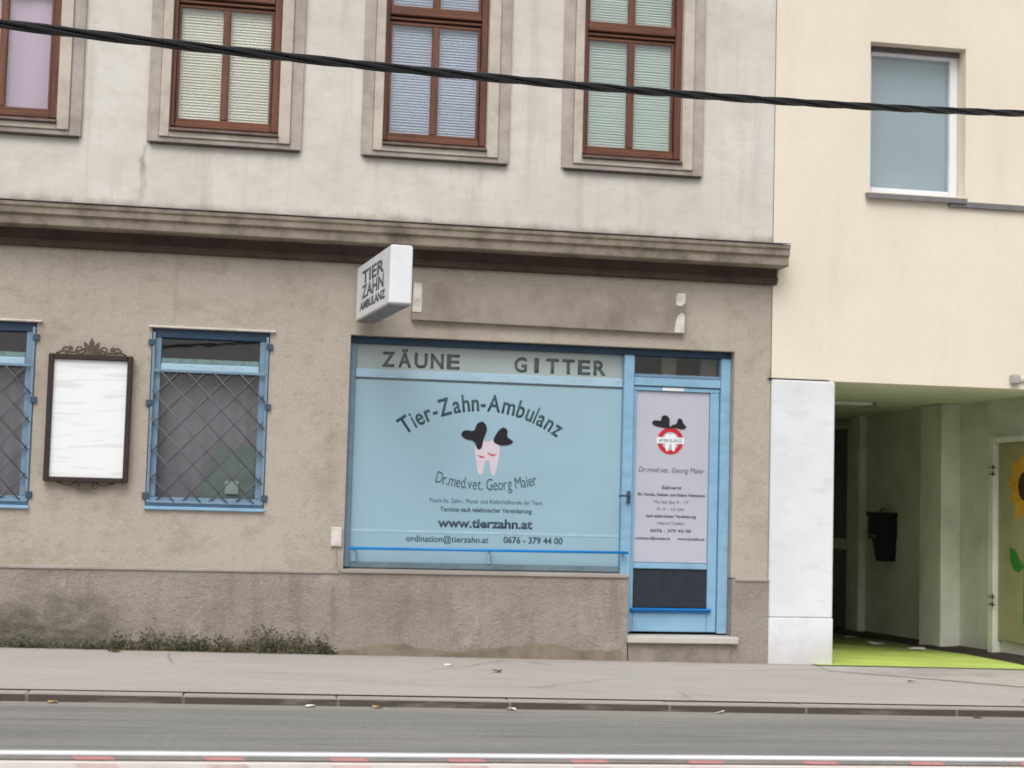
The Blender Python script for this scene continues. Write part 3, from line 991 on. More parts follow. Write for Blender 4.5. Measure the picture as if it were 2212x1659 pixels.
# logo: a tooth with two drooping animal ears
def outline(bm, pts, cx, cz, s, y, th=0.0014):
    poly_prism(bm, [(cx + a * s, cz + b * s) for a, b in pts], y, y + th)
def smooth_pts(pts, n=5):
    out = []
    N = len(pts)
    for i in range(N):
        p0, p1, p2, p3 = pts[i - 1], pts[i], pts[(i + 1) % N], pts[(i + 2) % N]
        for k in range(n):
            t = k / n
            out.append(tuple(0.5 * (2 * p1[d] + (p2[d] - p0[d]) * t + (2 * p0[d] - 5 * p1[d] + 4 * p2[d] - p3[d]) * t * t + (3 * p1[d] - p0[d] - 3 * p2[d] + p3[d]) * t ** 3) for d in (0, 1)))
    return out
TOOTH = [(-0.62, 0.25), (-0.35, 0.62), (0.0, 0.5), (0.35, 0.62), (0.62, 0.25), (0.58, -0.35), (0.42, -1.1), (0.22, -1.05), (0.1, -0.5), (-0.1, -0.5), (-0.22, -1.05), (-0.42, -1.1), (-0.58, -0.35)]
EAR_L = [(-0.2, 0.65), (-0.05, 1.15), (-0.25, 1.5), (-0.55, 1.4), (-0.72, 1.05), (-1.15, 1.05), (-1.35, 0.85), (-1.15, 0.62), (-0.7, 0.5), (-0.5, 0.12), (-0.3, 0.2)]
EAR_R = [(0.3, 0.55), (0.45, 0.95), (0.75, 1.25), (1.0, 1.1), (1.0, 0.8), (1.3, 0.55), (1.05, 0.38), (0.6, 0.36)]
LX, LZ, LS = 2.365, 0.425, 0.185
bm = new(); outline(bm, smooth_pts(TOOTH), LX, LZ, LS, ty - 0.001); on_film('tooth_emblem', bm, M['pink'])
bm = new(); outline(bm, smooth_pts(EAR_L), LX, LZ, LS, ty - 0.003); outline(bm, smooth_pts(EAR_R), LX, LZ, LS, ty - 0.003); on_film('ear_emblem', bm, M['black'])
bm = new(); outline(bm, smooth_pts([(0.0, -0.03), (0.3, -0.12), (0.5, -0.06), (0.3, -0.2), (0.05, -0.1)], 4), LX, LZ, LS, ty - 0.003)
outline(bm, smooth_pts([(-0.5, -0.18), (-0.3, -0.22), (-0.1, -0.26), (-0.3, -0.3)], 4), LX, LZ, LS, ty - 0.003)
on_film('mouth_emblem', bm, M['red'])

# door
DX0, DX1 = 3.747, 4.697
bm = new()
box(bm, 4.60, 4.697, FY - 0.04, FY + 0.08, -1.22, 1.383, 0.006)
box(bm, DX0, 4.598, FY - 0.03, FY + 0.08, 1.10, 1.178, 0.005)
door = obj('door', bm, M['blue'], bld, rest='frame')
bm = new(); box(bm, DX0, 4.598, FY - 0.01, FY + 0.07, 1.182, 1.212, 0.004)
obj('transom_bar', bm, M['blue_old'], door)
bm = new(); box(bm, DX0, 4.598, FY + 0.03, FY + 0.036, 1.213, 1.383)
obj('transom_pane', bm, M['glass_dark'], door)
bm = new(); box(bm, DX0 + 0.003, 4.595, FY - 0.012, FY + 0.045, 1.055, 1.092, 0.004)
box(bm, DX0 + 0.003, DX0 + 0.033, FY - 0.01, FY + 0.045, -1.21, 1.053, 0.004)
box(bm, 4.505, 4.595, FY - 0.01, FY + 0.045, -1.21, 1.053, 0.006)
box(bm, DX0 + 0.035, 4.503, FY - 0.012, FY + 0.045, -0.622, -0.570, 0.005)
box(bm, DX0 + 0.035, 4.503, FY - 0.008, FY + 0.045, -1.21, -1.035, 0.006)
obj('leaf_rail', bm, M['blue'], door)
bm = new(); box(bm, DX0 + 0.035, 4.503, FY + 0.01, FY + 0.04, -0.985, -0.624)
obj('kick_panel', bm, M['dark'], door)
bm = new(); box(bm, DX0 + 0.012, 4.54, FY - 0.035, FY - 0.012, -1.030, -0.990, 0.005)
obj('kick_rail', bm, M['blue_bright'], door)
bm = new(); box(bm, DX0 + 0.005, 4.53, FY - 0.055, FY - 0.014, -1.012, -1.005)
obj('rail_groove', bm, M['blue_shaded'], door)
bm = new(); box(bm, DX0 + 0.035, 4.503, FY + 0.02, FY + 0.04, -0.568, 1.053)
obj('pane', bm, M['frost'], door)
bm = new()
box(bm, 3.690, 3.722, FY - 0.075, FY - 0.051, -0.02, 0.10, 0.004)
tube(bm, [(3.706, FY - 0.075, 0.055), (3.706, FY - 0.115, 0.055), (3.66, FY - 0.12, 0.055), (3.60, FY - 0.118, 0.052)], 0.010, 8)
obj('handle', bm, M['bracket'], door)
bm = new(); box(bm, 4.03, 4.24, FY - 0.0165, FY - 0.0125, 1.060, 1.088)
obj('door_plate', bm, M['white'], door)
# inside of the transom: dim shelf ends seen through it
bm = new()
quad(bm, [(3.74, 0.5, 1.1), (4.70, 0.5, 1.1), (4.70, 0.5, 1.45), (3.74, 0.5, 1.45)])
obj('transom_lining', bm, simple('dim_brown_board', (84, 66, 58), 0.9, 0.3, 3), door)
bm = new(); box(bm, 4.05, 4.19, 0.22, 0.30, 1.10, 1.45); box(bm, 4.44, 4.6, 0.24, 0.30, 1.10, 1.45)
obj('transom_batten', bm, simple('dusty_batten', (120, 114, 102), 0.9, 0.2, 5), door)
# step
bm = new()
box(bm, 3.685, 4.755, -0.10, FY + 0.06, -1.300, -1.236, 0.008)
st = obj('door_step', bm, M['stone'], bld)
bm = new(); box(bm, 3.71, 4.70, -0.045, FY + 0.06, -1.9, -1.303, 0.006)
obj('step_base', bm, simple('step_concrete', (152, 142, 132), 0.95, 0.3, 5, bump=0.8, bscale=50), bld)

# poster on the door
px0, px1, pz0, pz1 = DX0 + 0.037, 4.501, -0.562, 1.050
bm = new(); box(bm, px0, px1, FY + 0.012, FY + 0.020, pz0, pz1)
poster = solo('door_poster', bm, M['poster_print'], 'tall lilac white poster with eared red roundel and text lines on the blue door', 'poster')
def on_poster(name, bm, mat, **k):
    return obj(name, bm, mat, poster, **k)
ty2 = FY + 0.0095
pc = (px0 + px1) / 2
bm = new()
fit_line(bm, 'Dr.med.vet. Georg Maier', pc - 0.325, pc + 0.325, 0.285, ty2, 0.070, shear=0.2)
for w, z, t, b_ in ((0.20, 0.130, 'Zahnarzt', 0.001), (0.66, 0.062, 'für Hunde, Katzen und kleine Heimtiere', 0.001), (0.34, -0.008, 'Mo bis Do 9 - 17', 0),
                (0.27, -0.075, 'Fr 9 - 13 Uhr', 0), (0.49, -0.140, 'nach telefonischer Vereinbarung', 0.001), (0.26, -0.208, 'Notruf Telefon', 0), (0.40, -0.278, '0676 - 379 44 00', 0.001)):
    fit_line(bm, t, pc - w / 2, pc + w / 2, z, ty2, 0.040, bold=b_)
fit_line(bm, 'ordination@tierzahn.at', pc - 0.345, pc - 0.005, -0.350, ty2, 0.036, bold=0.0008)
fit_line(bm, 'www.tierzahn.at', pc + 0.065, pc + 0.335, -0.350, ty2, 0.036, bold=0.0008)
on_poster('lettering', bm, M['ink_grey'], kind='stuff')
RX, RZ, RR = pc - 0.02, 0.585, 0.128
def ring(bm, cx, cz, r0, r1, y, a0=0, a1=2 * math.pi, n=32, th=0.0014):
    for i in range(n):
        a, b = a0 + (a1 - a0) * i / n, a0 + (a1 - a0) * (i + 1) / n
        poly_prism(bm, [(cx + r0 * math.cos(a), cz + r0 * math.sin(a)), (cx + r1 * math.cos(a), cz + r1 * math.sin(a)), (cx + r1 * math.cos(b), cz + r1 * math.sin(b)), (cx + r0 * math.cos(b), cz + r0 * math.sin(b))], y, y + th)
bm = new(); ring(bm, RX, RZ, RR * 0.68, RR, ty2 - 0.001); on_poster('red_ring_emblem', bm, M['red'], split=False)
bm = new(); poly_prism(bm, [(RX - RR * 1.06, RZ - 0.026), (RX + RR * 1.06, RZ - 0.026), (RX + RR * 1.06, RZ + 0.034), (RX - RR * 1.06, RZ + 0.034)], ty2 - 0.003, ty2 - 0.0012)
outline(bm, smooth_pts(TOOTH), RX, RZ + 0.01, 0.095, ty2 - 0.0022, 0.001)
on_poster('band_emblem', bm, M['white'])
bm = new(); fit_line(bm, 'AMBULANZ', RX - RR * 0.9, RX + RR * 0.9, RZ - 0.012, ty2 - 0.0044, 0.044)
on_poster('band_lettering', bm, M['ink_grey'], kind='stuff')
EL = [(-0.1, 0.2), (-0.12, 0.75), (-0.4, 1.05), (-0.75, 0.95), (-0.85, 0.62), (-1.35, 0.62), (-1.55, 0.4), (-1.3, 0.18), (-0.8, 0.08), (0.0, 0.0)]
ER = [(-0.1, 0.02), (0.15, 0.3), (0.45, 0.38), (0.62, 0.8), (0.9, 0.78), (1.05, 0.45), (1.3, 0.15), (1.0, -0.02), (0.4, 0.05)]
bm = new()
for E in (EL, ER):
    outline(bm, smooth_pts(E), RX, RZ + RR * 0.92, 0.118, ty2 - 0.0034 if E is EL else ty2 - 0.0036)
on_poster('ear_emblem', bm, M['black'])

# ------------------------------------------------------------------ signs on the wall
sb = thing('signboard', 'long blank grey brown signboard above the blue shop window with flaking white ends', 'signboard', (2.9, -0.02, 1.60))
bm = new()
poly_prism(bm, [(1.60, 1.605), (4.185, 1.590), (4.190, 1.985), (1.60, 1.965)], -0.055, 0.0)
bmesh.ops.bevel(bm, geom=list(bm.edges), offset=0.004, segments=1, affect='EDGES')
obj('board', bm, simple('signboard_grey_brown', (156, 146, 138), 0.9, 0.42, 2.6, bump=0.5, bscale=50, dark=(122, 113, 104)), sb)
for nm, pts in (('end_piece', [(1.600, 1.68), (1.685, 1.675), (1.69, 1.80), (1.682, 1.94), (1.61, 1.945), (1.605, 1.80)]),
                ('end_piece', [(4.10, 1.855), (4.15, 1.850), (4.185, 1.88), (4.186, 1.975), (4.105, 1.972), (4.09, 1.92)]),
                ('end_piece', [(4.085, 1.60), (4.178, 1.598), (4.183, 1.76), (4.16, 1.79), (4.115, 1.76), (4.095, 1.69)])):
    bm = new(); poly_prism(bm, pts, -0.062, -0.056)
    obj(nm, bm, M['whitedirty'], sb)

ls = thing('projecting_sign', 'white box sign projecting from the wall above the left end of the shop window', 'sign', (1.24, 0, 1.6))
ang = math.radians(6.1)
def proj_pt(t, s, z):
    """t along the arm away from the wall, s across"""
    bx, by = 1.172, -0.02
    ux, uy = math.sin(ang), -math.cos(ang)
    return (bx + ux * t + uy * -s, by + uy * t + ux * s, z)
def proj_box(bm, t0, t1, s0, s1, z0, z1, bev=0.0):
    vs = [bm.verts.new(proj_pt(t, s, z)) for t in (t0, t1) for s in (s0, s1) for z in (z0, z1)]
    fs = [bm.faces.new([vs[i] for i in f]) for f in [(0, 1, 3, 2), (4, 6, 7, 5), (0, 4, 5, 1), (2, 3, 7, 6), (0, 2, 6, 4), (1, 5, 7, 3)]]
    if bev:
        bmesh.ops.bevel(bm, geom=list({e for f in fs for e in f.edges}), offset=bev, segments=2, affect='EDGES')
bm = new(); proj_box(bm, 0.06, 1.53, -0.0925, 0.0925, 1.565, 2.050, 0.010)
obj('light_box', bm, M['white'], ls)
bm = new(); proj_box(bm, 0.07, 1.52, -0.085, 0.085, 1.552, 1.564)
obj('bottom_trim', bm, M['steel'], ls)
bm = new()
for zz in (1.66, 1.95):
    proj_box(bm, -0.03, 0.058, -0.02, 0.02, zz - 0.02, zz + 0.02)
obj('bracket', bm, M['steel'], ls)
# the face that looks to the left of the picture
sgn = -1
b = new()
for txt, z, sz in (('TIER', 1.865, 0.16), ('ZAHN', 1.735, 0.16), ('AMBULANZ', 1.635, 0.10)):
    add_text(b, txt, 0, z, 0, sz, width=0.95 if sz > 0.12 else 1.1, bold=0.004, thick=0.001)
left_is = proj_pt(0.5, 0.1, 0)[0] < proj_pt(0.5, -0.1, 0)[0]
so = 0.0942 if left_is else -0.0942
for v in b.verts:
    v.co = Vector(proj_pt(0.80 + v.co.x, so * (1 + v.co.y * 5), v.co.z))
obj('lettering', b, M['ink_grey'], ls, kind='stuff')

# notice case with wrought iron crests
nc = thing('notice_case', 'white notice in a dark iron frame with scroll crests between the barred windows', 'notice case', (-1.22, -0.02, 0.03))
nx0, nx1, nz0, nz1 = -1.580, -0.862, 0.042, 1.160
bm = new()
box(bm, nx0, nx0 + 0.045, -0.085, 0.0, nz0, nz1, 0.006); box(bm, nx1 - 0.045, nx1, -0.085, 0.0, nz0, nz1, 0.006)
box(bm, nx0 + 0.046, nx1 - 0.046, -0.083, 0.0, nz0, nz0 + 0.04, 0.006); box(bm, nx0 + 0.046, nx1 - 0.046, -0.083, 0.0, nz1 - 0.045, nz1, 0.006)
obj('frame', bm, M['iron'], nc)
bm = new(); box(bm, nx0 + 0.047, nx1 - 0.047, -0.05, -0.02, nz0 + 0.042, nz1 - 0.047)
obj('notice_sheet', bm, M['notice'], nc)
def scroll(bm, cx, cz, r, a0, turns, sx=1, y=-0.045):
    pts = []
    n = 22
    for i in range(n + 1):
        t = i / n
        a = a0 + turns * 2 * math.pi * t
        rr = r * (1 - 0.8 * t)
        pts.append((cx + sx * rr * math.cos(a), y, cz + rr * math.sin(a)))
    tube(bm, pts, [0.0105 * (1 - 0.45 * i / n) for i in range(n + 1)], 6)
def leafblade(bm, x, z, ang, L, w, y=-0.05):
    d = Vector((math.cos(ang), math.sin(ang))); n = Vector((-d.y, d.x))
    p = [(0, 0), (0.35, w), (0.7, 0.7 * w), (1.0, 0), (0.7, -0.7 * w), (0.35, -w)]
    poly_prism(bm, [(x + d.x * a * L + n.x * b * L, z + d.y * a * L + n.y * b * L) for a, b in p], y, y + 0.008)
ncx = (nx0 + nx1) / 2
bm = new()
for s in (1, -1):
    scroll(bm, ncx + s * 0.10, nz1 + 0.045, 0.045, math.pi if s == 1 else math.pi, 1.3, s)
    scroll(bm, ncx + s * 0.215, nz1 + 0.034, 0.036, -0.4, 1.3, s)
    tube(bm, [(ncx + s * 0.30, -0.045, nz1 + 0.004), (ncx + s * 0.24, -0.045, nz1 + 0.030), (ncx + s * 0.15, -0.045, nz1 + 0.018), (ncx + s * 0.05, -0.045, nz1 + 0.055)], 0.009, 6)
    leafblade(bm, ncx + s * 0.16, nz1 + 0.03, math.pi / 2 - s * 0.6, 0.06, 0.3)
    leafblade(bm, ncx + s * 0.02, nz1 + 0.03, math.pi / 2 - s * 0.5, 0.10, 0.22)
leafblade(bm, ncx, nz1 + 0.01, math.pi / 2, 0.145, 0.2, -0.055)
M['crest'] = simple('weathered_iron_scroll', (96, 82, 68), 0.7, 0.25, 20, bump=0.3)
obj('top_crest', bm, M['crest'], nc, kind='stuff')
bm = new()
for s in (1, -1):
    scroll(bm, ncx + s * 0.08, nz0 - 0.035, 0.034, 0.5, 1.2, s)
    tube(bm, [(ncx + s * 0.24, -0.045, nz0 - 0.004), (ncx + s * 0.17, -0.045, nz0 - 0.028), (ncx + s * 0.10, -0.045, nz0 - 0.02)], 0.009, 6)
    leafblade(bm, ncx + s * 0.02, nz0 - 0.02, -math.pi / 2 + s * 0.6, 0.06, 0.25)
leafblade(bm, ncx, nz0 - 0.005, -math.pi / 2, 0.075, 0.25, -0.055)
obj('bottom_crest', bm, M['crest'], nc, kind='stuff')

# small junction box beside the shop window, plaster patches
jb = thing('junction_box', 'small white junction box on the plaster at the lower left corner of the shop window', 'junction box', (0.98, 0, -0.47))
bm = new(); box(bm, 0.935, 1.035, -0.028, 0.004, -0.475, -0.30, 0.008)
obj('cover', bm, M['whitedirty'], jb)
bm = new(); box(bm, 0.978, 0.992, -0.012, 0.004, -0.688, -0.477, 0.002)
obj('conduit', bm, M['ledge'], jb)

# ------------------------------------------------------------------ yellow building with passage
YX0, YX1 = 5.062, 16.0
yb = thing('cream_building', 'cream rendered building over a lime floored passage at the right', 'building', (9, 0, -1.5))
PX1 = 8.2
YW = (6.030, 7.030, 3.070, 4.560)
bm = new()
wall(bm, YX0, YX1, 1.205, 7.4, -0.012, [YW], 0.24)
quad(bm, [(YX0, -0.012, 1.205), (YX1, -0.012, 1.205), (YX1, 0.29, 1.205), (YX0, 0.29, 1.205)])
wall(bm, PX1 + 0.002, YX1, -2.0, 1.205, -0.012, [], 0.2)
quad(bm, [(YX0, 0, 7.4), (YX1, 0, 7.4), (YX1, 8, 7.4), (YX0, 8, 7.4)])
quad(bm, [(YX0, 8, -2.0), (YX1, 8, -2.0), (YX1, 8, 7.4), (YX0, 8, 7.4)])
quad(bm, [(YX1, 0, -2.0), (YX1, 8, -2.0), (YX1, 8, 7.4), (YX1, 0, 7.4)])
quad(bm, [(YX0, 0, 1.3), (YX0, 8, 1.3), (YX0, 8, 7.4), (YX0, 0, 7.4)])
obj('wall', bm, M['cream'], yb)
# white pillar
bm = new()
box(bm, 5.066, 5.700, -0.030, 0.45, -1.05, 1.200, 0.012)
box(bm, 5.064, 5.703, -0.034, 0.453, -2.0, -1.053, 0.006)
obj('pillar', bm, M['pillar'], yb, rest='pillar_base')
bm = new(); box(bm, 5.03, 5.64, -0.022, 0.02, 1.203, 1.213)
obj('joint_strip', bm, M['iron'], yb)
# window
y0 = 0.155
bm = new()
a, b, c, d = YW
box(bm, a + 0.002, a + 0.085, y0, y0 + 0.07, c + 0.002, d - 0.002, 0.008)
box(bm, b - 0.085, b - 0.002, y0, y0 + 0.07, c + 0.002, d - 0.002, 0.008)
box(bm, a + 0.086, b - 0.086, y0, y0 + 0.07, c + 0.002, c + 0.082, 0.008)
box(bm, a + 0.086, b - 0.086, y0, y0 + 0.07, d - 0.082, d - 0.002, 0.008)
yw = obj('window', bm, M['white'], yb, rest='frame')
bm = new(); box(bm, a + 0.002, b - 0.002, y0 - 0.03, y0 - 0.002, d - 0.05, d - 0.003, 0.004)
obj('shutter_box', bm, simple('grey_shutter_box', (104, 96, 96), 0.6, 0.2, 6), yw)
bm = new(); box(bm, a + 0.086, b - 0.086, y0 + 0.03, y0 + 0.036, c + 0.083, d - 0.083)
obj('pane', bm, M['glass'], yw)
bm = new(); box(bm, a + 0.05, b - 0.03, y0 + 0.085, y0 + 0.09, c + 0.02, d - 0.02)
obj('blind', bm, m_blind('teal_grey_roller', (152, 172, 178)), yw)
bm = new()
profile_x(bm, [(0.15, c + 0.004), (-0.075, c - 0.022), (-0.075, c - 0.07), (-0.055, c - 0.07), (-0.012, c - 0.05), (0.15, c - 0.05)], a - 0.04, b - 0.006)
obj('sill', bm, M['steel'], yw)
bm = new(); box(bm, 6.85, 11.6, -0.052, -0.012, 2.965, 3.022, 0.004)
for v in bm.verts:
    v.co.z += -0.002 * (v.co.x - 6.85)
obj('ledge_strip', bm, M['steel'], yb)
# passage shell
bm = new()
quad(bm, [(PX1, 0.0, -2.0), (PX1, 7.6, -2.0), (PX1, 7.6, 1.3), (PX1, 0.0, 1.3)])
quad(bm, [(5.5, 0.45, -2.0), (5.5, 7.6, -2.0), (5.5, 7.6, 1.3), (5.5, 0.45, 1.3)])
quad(bm, [(5.5, 7.6, -2.0), (PX1, 7.6, -2.0), (PX1, 7.6, 1.3), (5.5, 7.6, 1.3)])
obj('passage_wall', bm, M['pass'], yb)
bm = new()
quad(bm, [(5.5, 0.29, 1.209), (PX1, 0.29, 1.209), (PX1, 7.6, 1.209), (5.5, 7.6, 1.209)])
obj('passage_ceiling', bm, M['pass_ceil'], yb)
bm = new()
nn = 12
for i in range(nn):
    ya, yb_ = -0.16 + (7.6 + 0.16) * i / nn, -0.16 + (7.6 + 0.16) * (i + 1) / nn
    za, zb = -1.408 - 0.025 * max(0, ya), -1.408 - 0.025 * max(0, yb_)
    quad(bm, [(5.50, ya, za + SL * 5.5), (8.25, ya, za + SL * 8.25), (8.25, yb_, zb + SL * 8.25), (5.50, yb_, zb + SL * 5.5)])
obj('passage_floor', bm, M['lime'], kind='structure')
# raised dirty margin along the right wall
bm = new()
n = 20
prev = None
for i in range(n + 1):
    yy = 0.0 + 7.5 * i / n
    zt = -1.455 - 0.026 * yy
    w = 0.20 + 0.05 * math.sin(yy * 3) + rnd.uniform(-0.03, 0.03)
    cur = [bm.verts.new(p) for p in ((PX1 - w - 0.12, yy, -1.53 - 0.025 * yy), (PX1 - w, yy, zt - 0.01 + rnd.uniform(-0.01, 0.01)), (PX1 - 0.001, yy, zt))]
    if prev:
        for k in range(2):
            bm.faces.new((prev[k], prev[k + 1], cur[k + 1], cur[k]))
    prev = cur
obj('passage_margin', bm, M['pass_dirt'], yb)
# pilaster, casing, doors on the right wall
bm = new(); box(bm, PX1 - 0.24, PX1, 2.42, 2.98, -1.9, 1.206, 0.008)
obj('pilaster', bm, M['pass'], yb)
bm = new(); box(bm, PX1 - 0.10, PX1, 5.12, 5.42, -1.9, 1.206, 0.008)
obj('pilaster', bm, M['pass'], yb)
bm = new()
box(bm, PX1 - 0.10, PX1, 1.46, 1.58, -1.9, 0.80, 0.006); box(bm, PX1 - 0.10, PX1, 0.34, 0.44, -1.9, 0.80, 0.006); box(bm, PX1 - 0.10, PX1, 0.442, 1.458, 0.735, 0.80, 0.006)
pd = obj('door', bm, M['pass'], yb, rest='casing')
bm = new(); box(bm, PX1 - 0.045, PX1, 0.445, 1.455, -1.36, 0.73, 0.004)
obj('leaf', bm, M['doortan'], pd)
for hz in (0.45, 0.38, -0.93, -1.01):
    bm = new(); tube(bm, [(PX1 - 0.11, 1.45, hz), (PX1 - 0.11, 1.45, hz + 0.05)], 0.010, 6)
    box(bm, PX1 - 0.108, PX1 - 0.10, 1.40, 1.55, hz + 0.018, hz + 0.026)
    obj('hinge', bm, M['iron'], pd)
# painted sunflower on the leaf (flat paint, a hair proud)
bm = new()
fy, fz = 0.86, 0.27
for k in range(11):
    an = 2 * math.pi * k / 11 + 0.14
    L, w = 0.40 + 0.03 * math.sin(k * 2.3), 0.095
    d = (math.cos(an), math.sin(an)); nn_ = (-d[1], d[0])
    vs = []
    for a_, b_ in ((0.10, -w * 0.6), (0.26, -w), (L * 0.85, -w * 0.5), (L, 0), (L * 0.85, w * 0.5), (0.26, w), (0.10, w * 0.6)):
        vs.append(bm.verts.new((PX1 - 0.0475 - 0.0004 * (k % 3), fy + d[0] * a_ + nn_[0] * b_, fz + d[1] * a_ + nn_[1] * b_)))
    bm.faces.new(vs)
obj('painted_petals', bm, M['petal'], pd)
bm = new()
vs = [bm.verts.new((PX1 - 0.051, fy + 0.155 * math.cos(2 * math.pi * k / 20), fz + 0.155 * math.sin(2 * math.pi * k / 20))) for k in range(20)]
bm.faces.new(vs)
obj('painted_seed_head', bm, M['brownc'], pd)
bm = new()
bm.faces.new([bm.verts.new((PX1 - 0.0470, yy, zz)) for yy, zz in ((fy - 0.02, fz - 0.3), (fy + 0.02, fz - 0.3), (fy + 0.05, -1.15), (fy - 0.0, -1.15))])
for s, zz in ((1, -0.43), (-1, -0.62)):
    pts = [(0.02, -0.13), (0.11, -0.07), (0.22, 0.04), (0.34, 0.06), (0.33, -0.06), (0.26, -0.17), (0.14, -0.2)]
    bm.faces.new([bm.verts.new((PX1 - 0.0480, fy + s * p, zz + q)) for p, q in pts])
obj('painted_leaves', bm, M['leafg'], pd)
# dark glazed door at the back of the right wall
bm = new()
box(bm, PX1 - 0.07, PX1, 5.52, 5.60, -1.9, 1.13, 0.005); box(bm, PX1 - 0.07, PX1, 5.602, 7.3, 1.06, 1.13, 0.005); box(bm, PX1 - 0.065, PX1, 5.602, 7.3, -0.56, -0.42, 0.005)
bd = obj('door', bm, M['pass'], yb, rest='casing')
bm = new(); box(bm, PX1 - 0.03, PX1, 5.602, 7.3, -0.418, 1.058)
obj('panel', bm, M['doorgreen'], bd)
bm = new(); box(bm, PX1 - 0.03, PX1, 5.602, 7.3, -1.9, -0.562)
obj('panel', bm, M['doorgreen'], bd)
# ceiling lamp, unlit
cl = thing('ceiling_lamp', 'flat unlit lamp box under the dim passage ceiling', 'lamp', (6.9, 2.75, 1.2))
bm = new(); box(bm, 6.55, 7.22, 2.62, 2.95, 1.172, 1.207, 0.008)
obj('diffuser', bm, M['white'], cl)
bm = new(); box(bm, 6.52, 6.55, 2.60, 2.97, 1.165, 1.208, 0.004); box(bm, 7.22, 7.25, 2.60, 2.97, 1.165, 1.208, 0.004)
obj('end_cap', bm, M['steel'], cl)
# black wall box
bb = thing('wall_bin', 'black box with a narrower hanging bin fixed to the dim passage wall', 'wall box', (8.0, 4.45, -0.66))
bm = new(); box(bm, PX1 - 0.24, PX1, 4.13, 4.50, -0.385, -0.05, 0.015)
box(bm, PX1 - 0.26, PX1, 4.12, 4.51, -0.10, -0.045, 0.01)
obj('body', bm, M['blackbox'], bb)
bm = new(); box(bm, PX1 - 0.265, PX1 - 0.242, 4.22, 4.38, -0.37, -0.325, 0.004)
obj('label_plate', bm, M['steel'], bb)
bm = new()
vs = box(bm, PX1 - 0.20, PX1, 4.16, 4.45, -0.655, -0.388)
for v in vs:
    if v.co.z < -0.6:
        v.co.x += 0.04 if v.co.x < PX1 - 0.1 else 0
        v.co.y += 0.03 if v.co.y < 4.3 else -0.03
obj('bin', bm, M['blackbox'], bb)
bm = new(); tube(bm, [(PX1 - 0.12, 4.20, -0.045), (PX1 - 0.12, 4.24, 0.0), (PX1 - 0.12, 4.36, 0.0), (PX1 - 0.12, 4.40, -0.045)], 0.01, 6)
obj('handle', bm, M['steel'], bb)
# grey lamp housing on the fascia at the right
gl = thing('wall_fixture', 'small grey fixture on the cream wall right over the passage opening', 'fixture', (7.55, -0.03, 1.23))
bm = new(); box(bm, 7.505, 7.60, -0.075, -0.012, 1.248, 1.345, 0.015)
obj('housing', bm, simple('grey_plastic', (172, 166, 164), 0.6, 0.1, 8), gl)
bm = new(); box(bm, 7.60, 7.72, -0.045, -0.012, 1.275, 1.310, 0.006)
obj('arm', bm, simple('light_grey_plastic', (196, 192, 190), 0.6, 0.1, 8), gl)

# ------------------------------------------------------------------ overhead cable of twisted strands
P = np.array([(-0.998, -7.641, 1.896), (-0.397, -7.345, 1.954), (0.237, -7.056, 2.017), (1.083, -6.603, 2.106), (1.883, -6.243, 2.197), (2.958, -5.833, 2.311), (4.102, -5.435, 2.435), (4.887, -5.175, 2.524)])
ya = np.polyfit(P[:, 0], P[:, 1], 1)
# keep each point on its own sight line while the plan becomes straight
Pz = []
for px_, py_, pz_ in P:
    # intersect the plan ray from the eye with the straight plan line
    dx, dy, dz = px_, py_ + 14.3, pz_
    t = (ya[1] + 14.3) / (dy - ya[0] * dx)
    Pz.append((dx * t, dz * t))
Pz = np.array(Pz)
zc = np.polyfit(Pz[:, 0], Pz[:, 1], 2)
oc = thing('overhead_cable', 'black twisted overhead cable slanting across the whole front', 'cable', (2.0, float(ya[0] * 2 + ya[1]), 1.9))
NSTR = 4
xs_ = np.linspace(-7, 12, 900)
pitch = 1.30
for k in range(NSTR):
    bm = new()
    pts = []
    for xx in xs_:
        zz = zc[0] * xx * xx + zc[1] * xx + zc[2] if -1.5 < xx < 5.5 else None
        if zz is None:
            e = -1.5 if xx < 0 else 5.5
            zz = zc[0] * e * e + zc[1] * e + zc[2] + (2 * zc[0] * e + zc[1]) * (xx - e)
        s = xx * math.sqrt(1 + ya[0] ** 2)
        a_ = 2 * math.pi * s / pitch + k * 2 * math.pi / NSTR
        n_ = Vector((-ya[0], 1, 0)).normalized()
        pts.append(Vector((xx, ya[0] * xx + ya[1], zz)) + n_ * 0.0135 * math.cos(a_) + Vector((0, 0, 1)) * 0.0135 * math.sin(a_))
    tube(bm, pts, 0.0098, 8)
    obj('strand', bm, M['rubber'], oc)

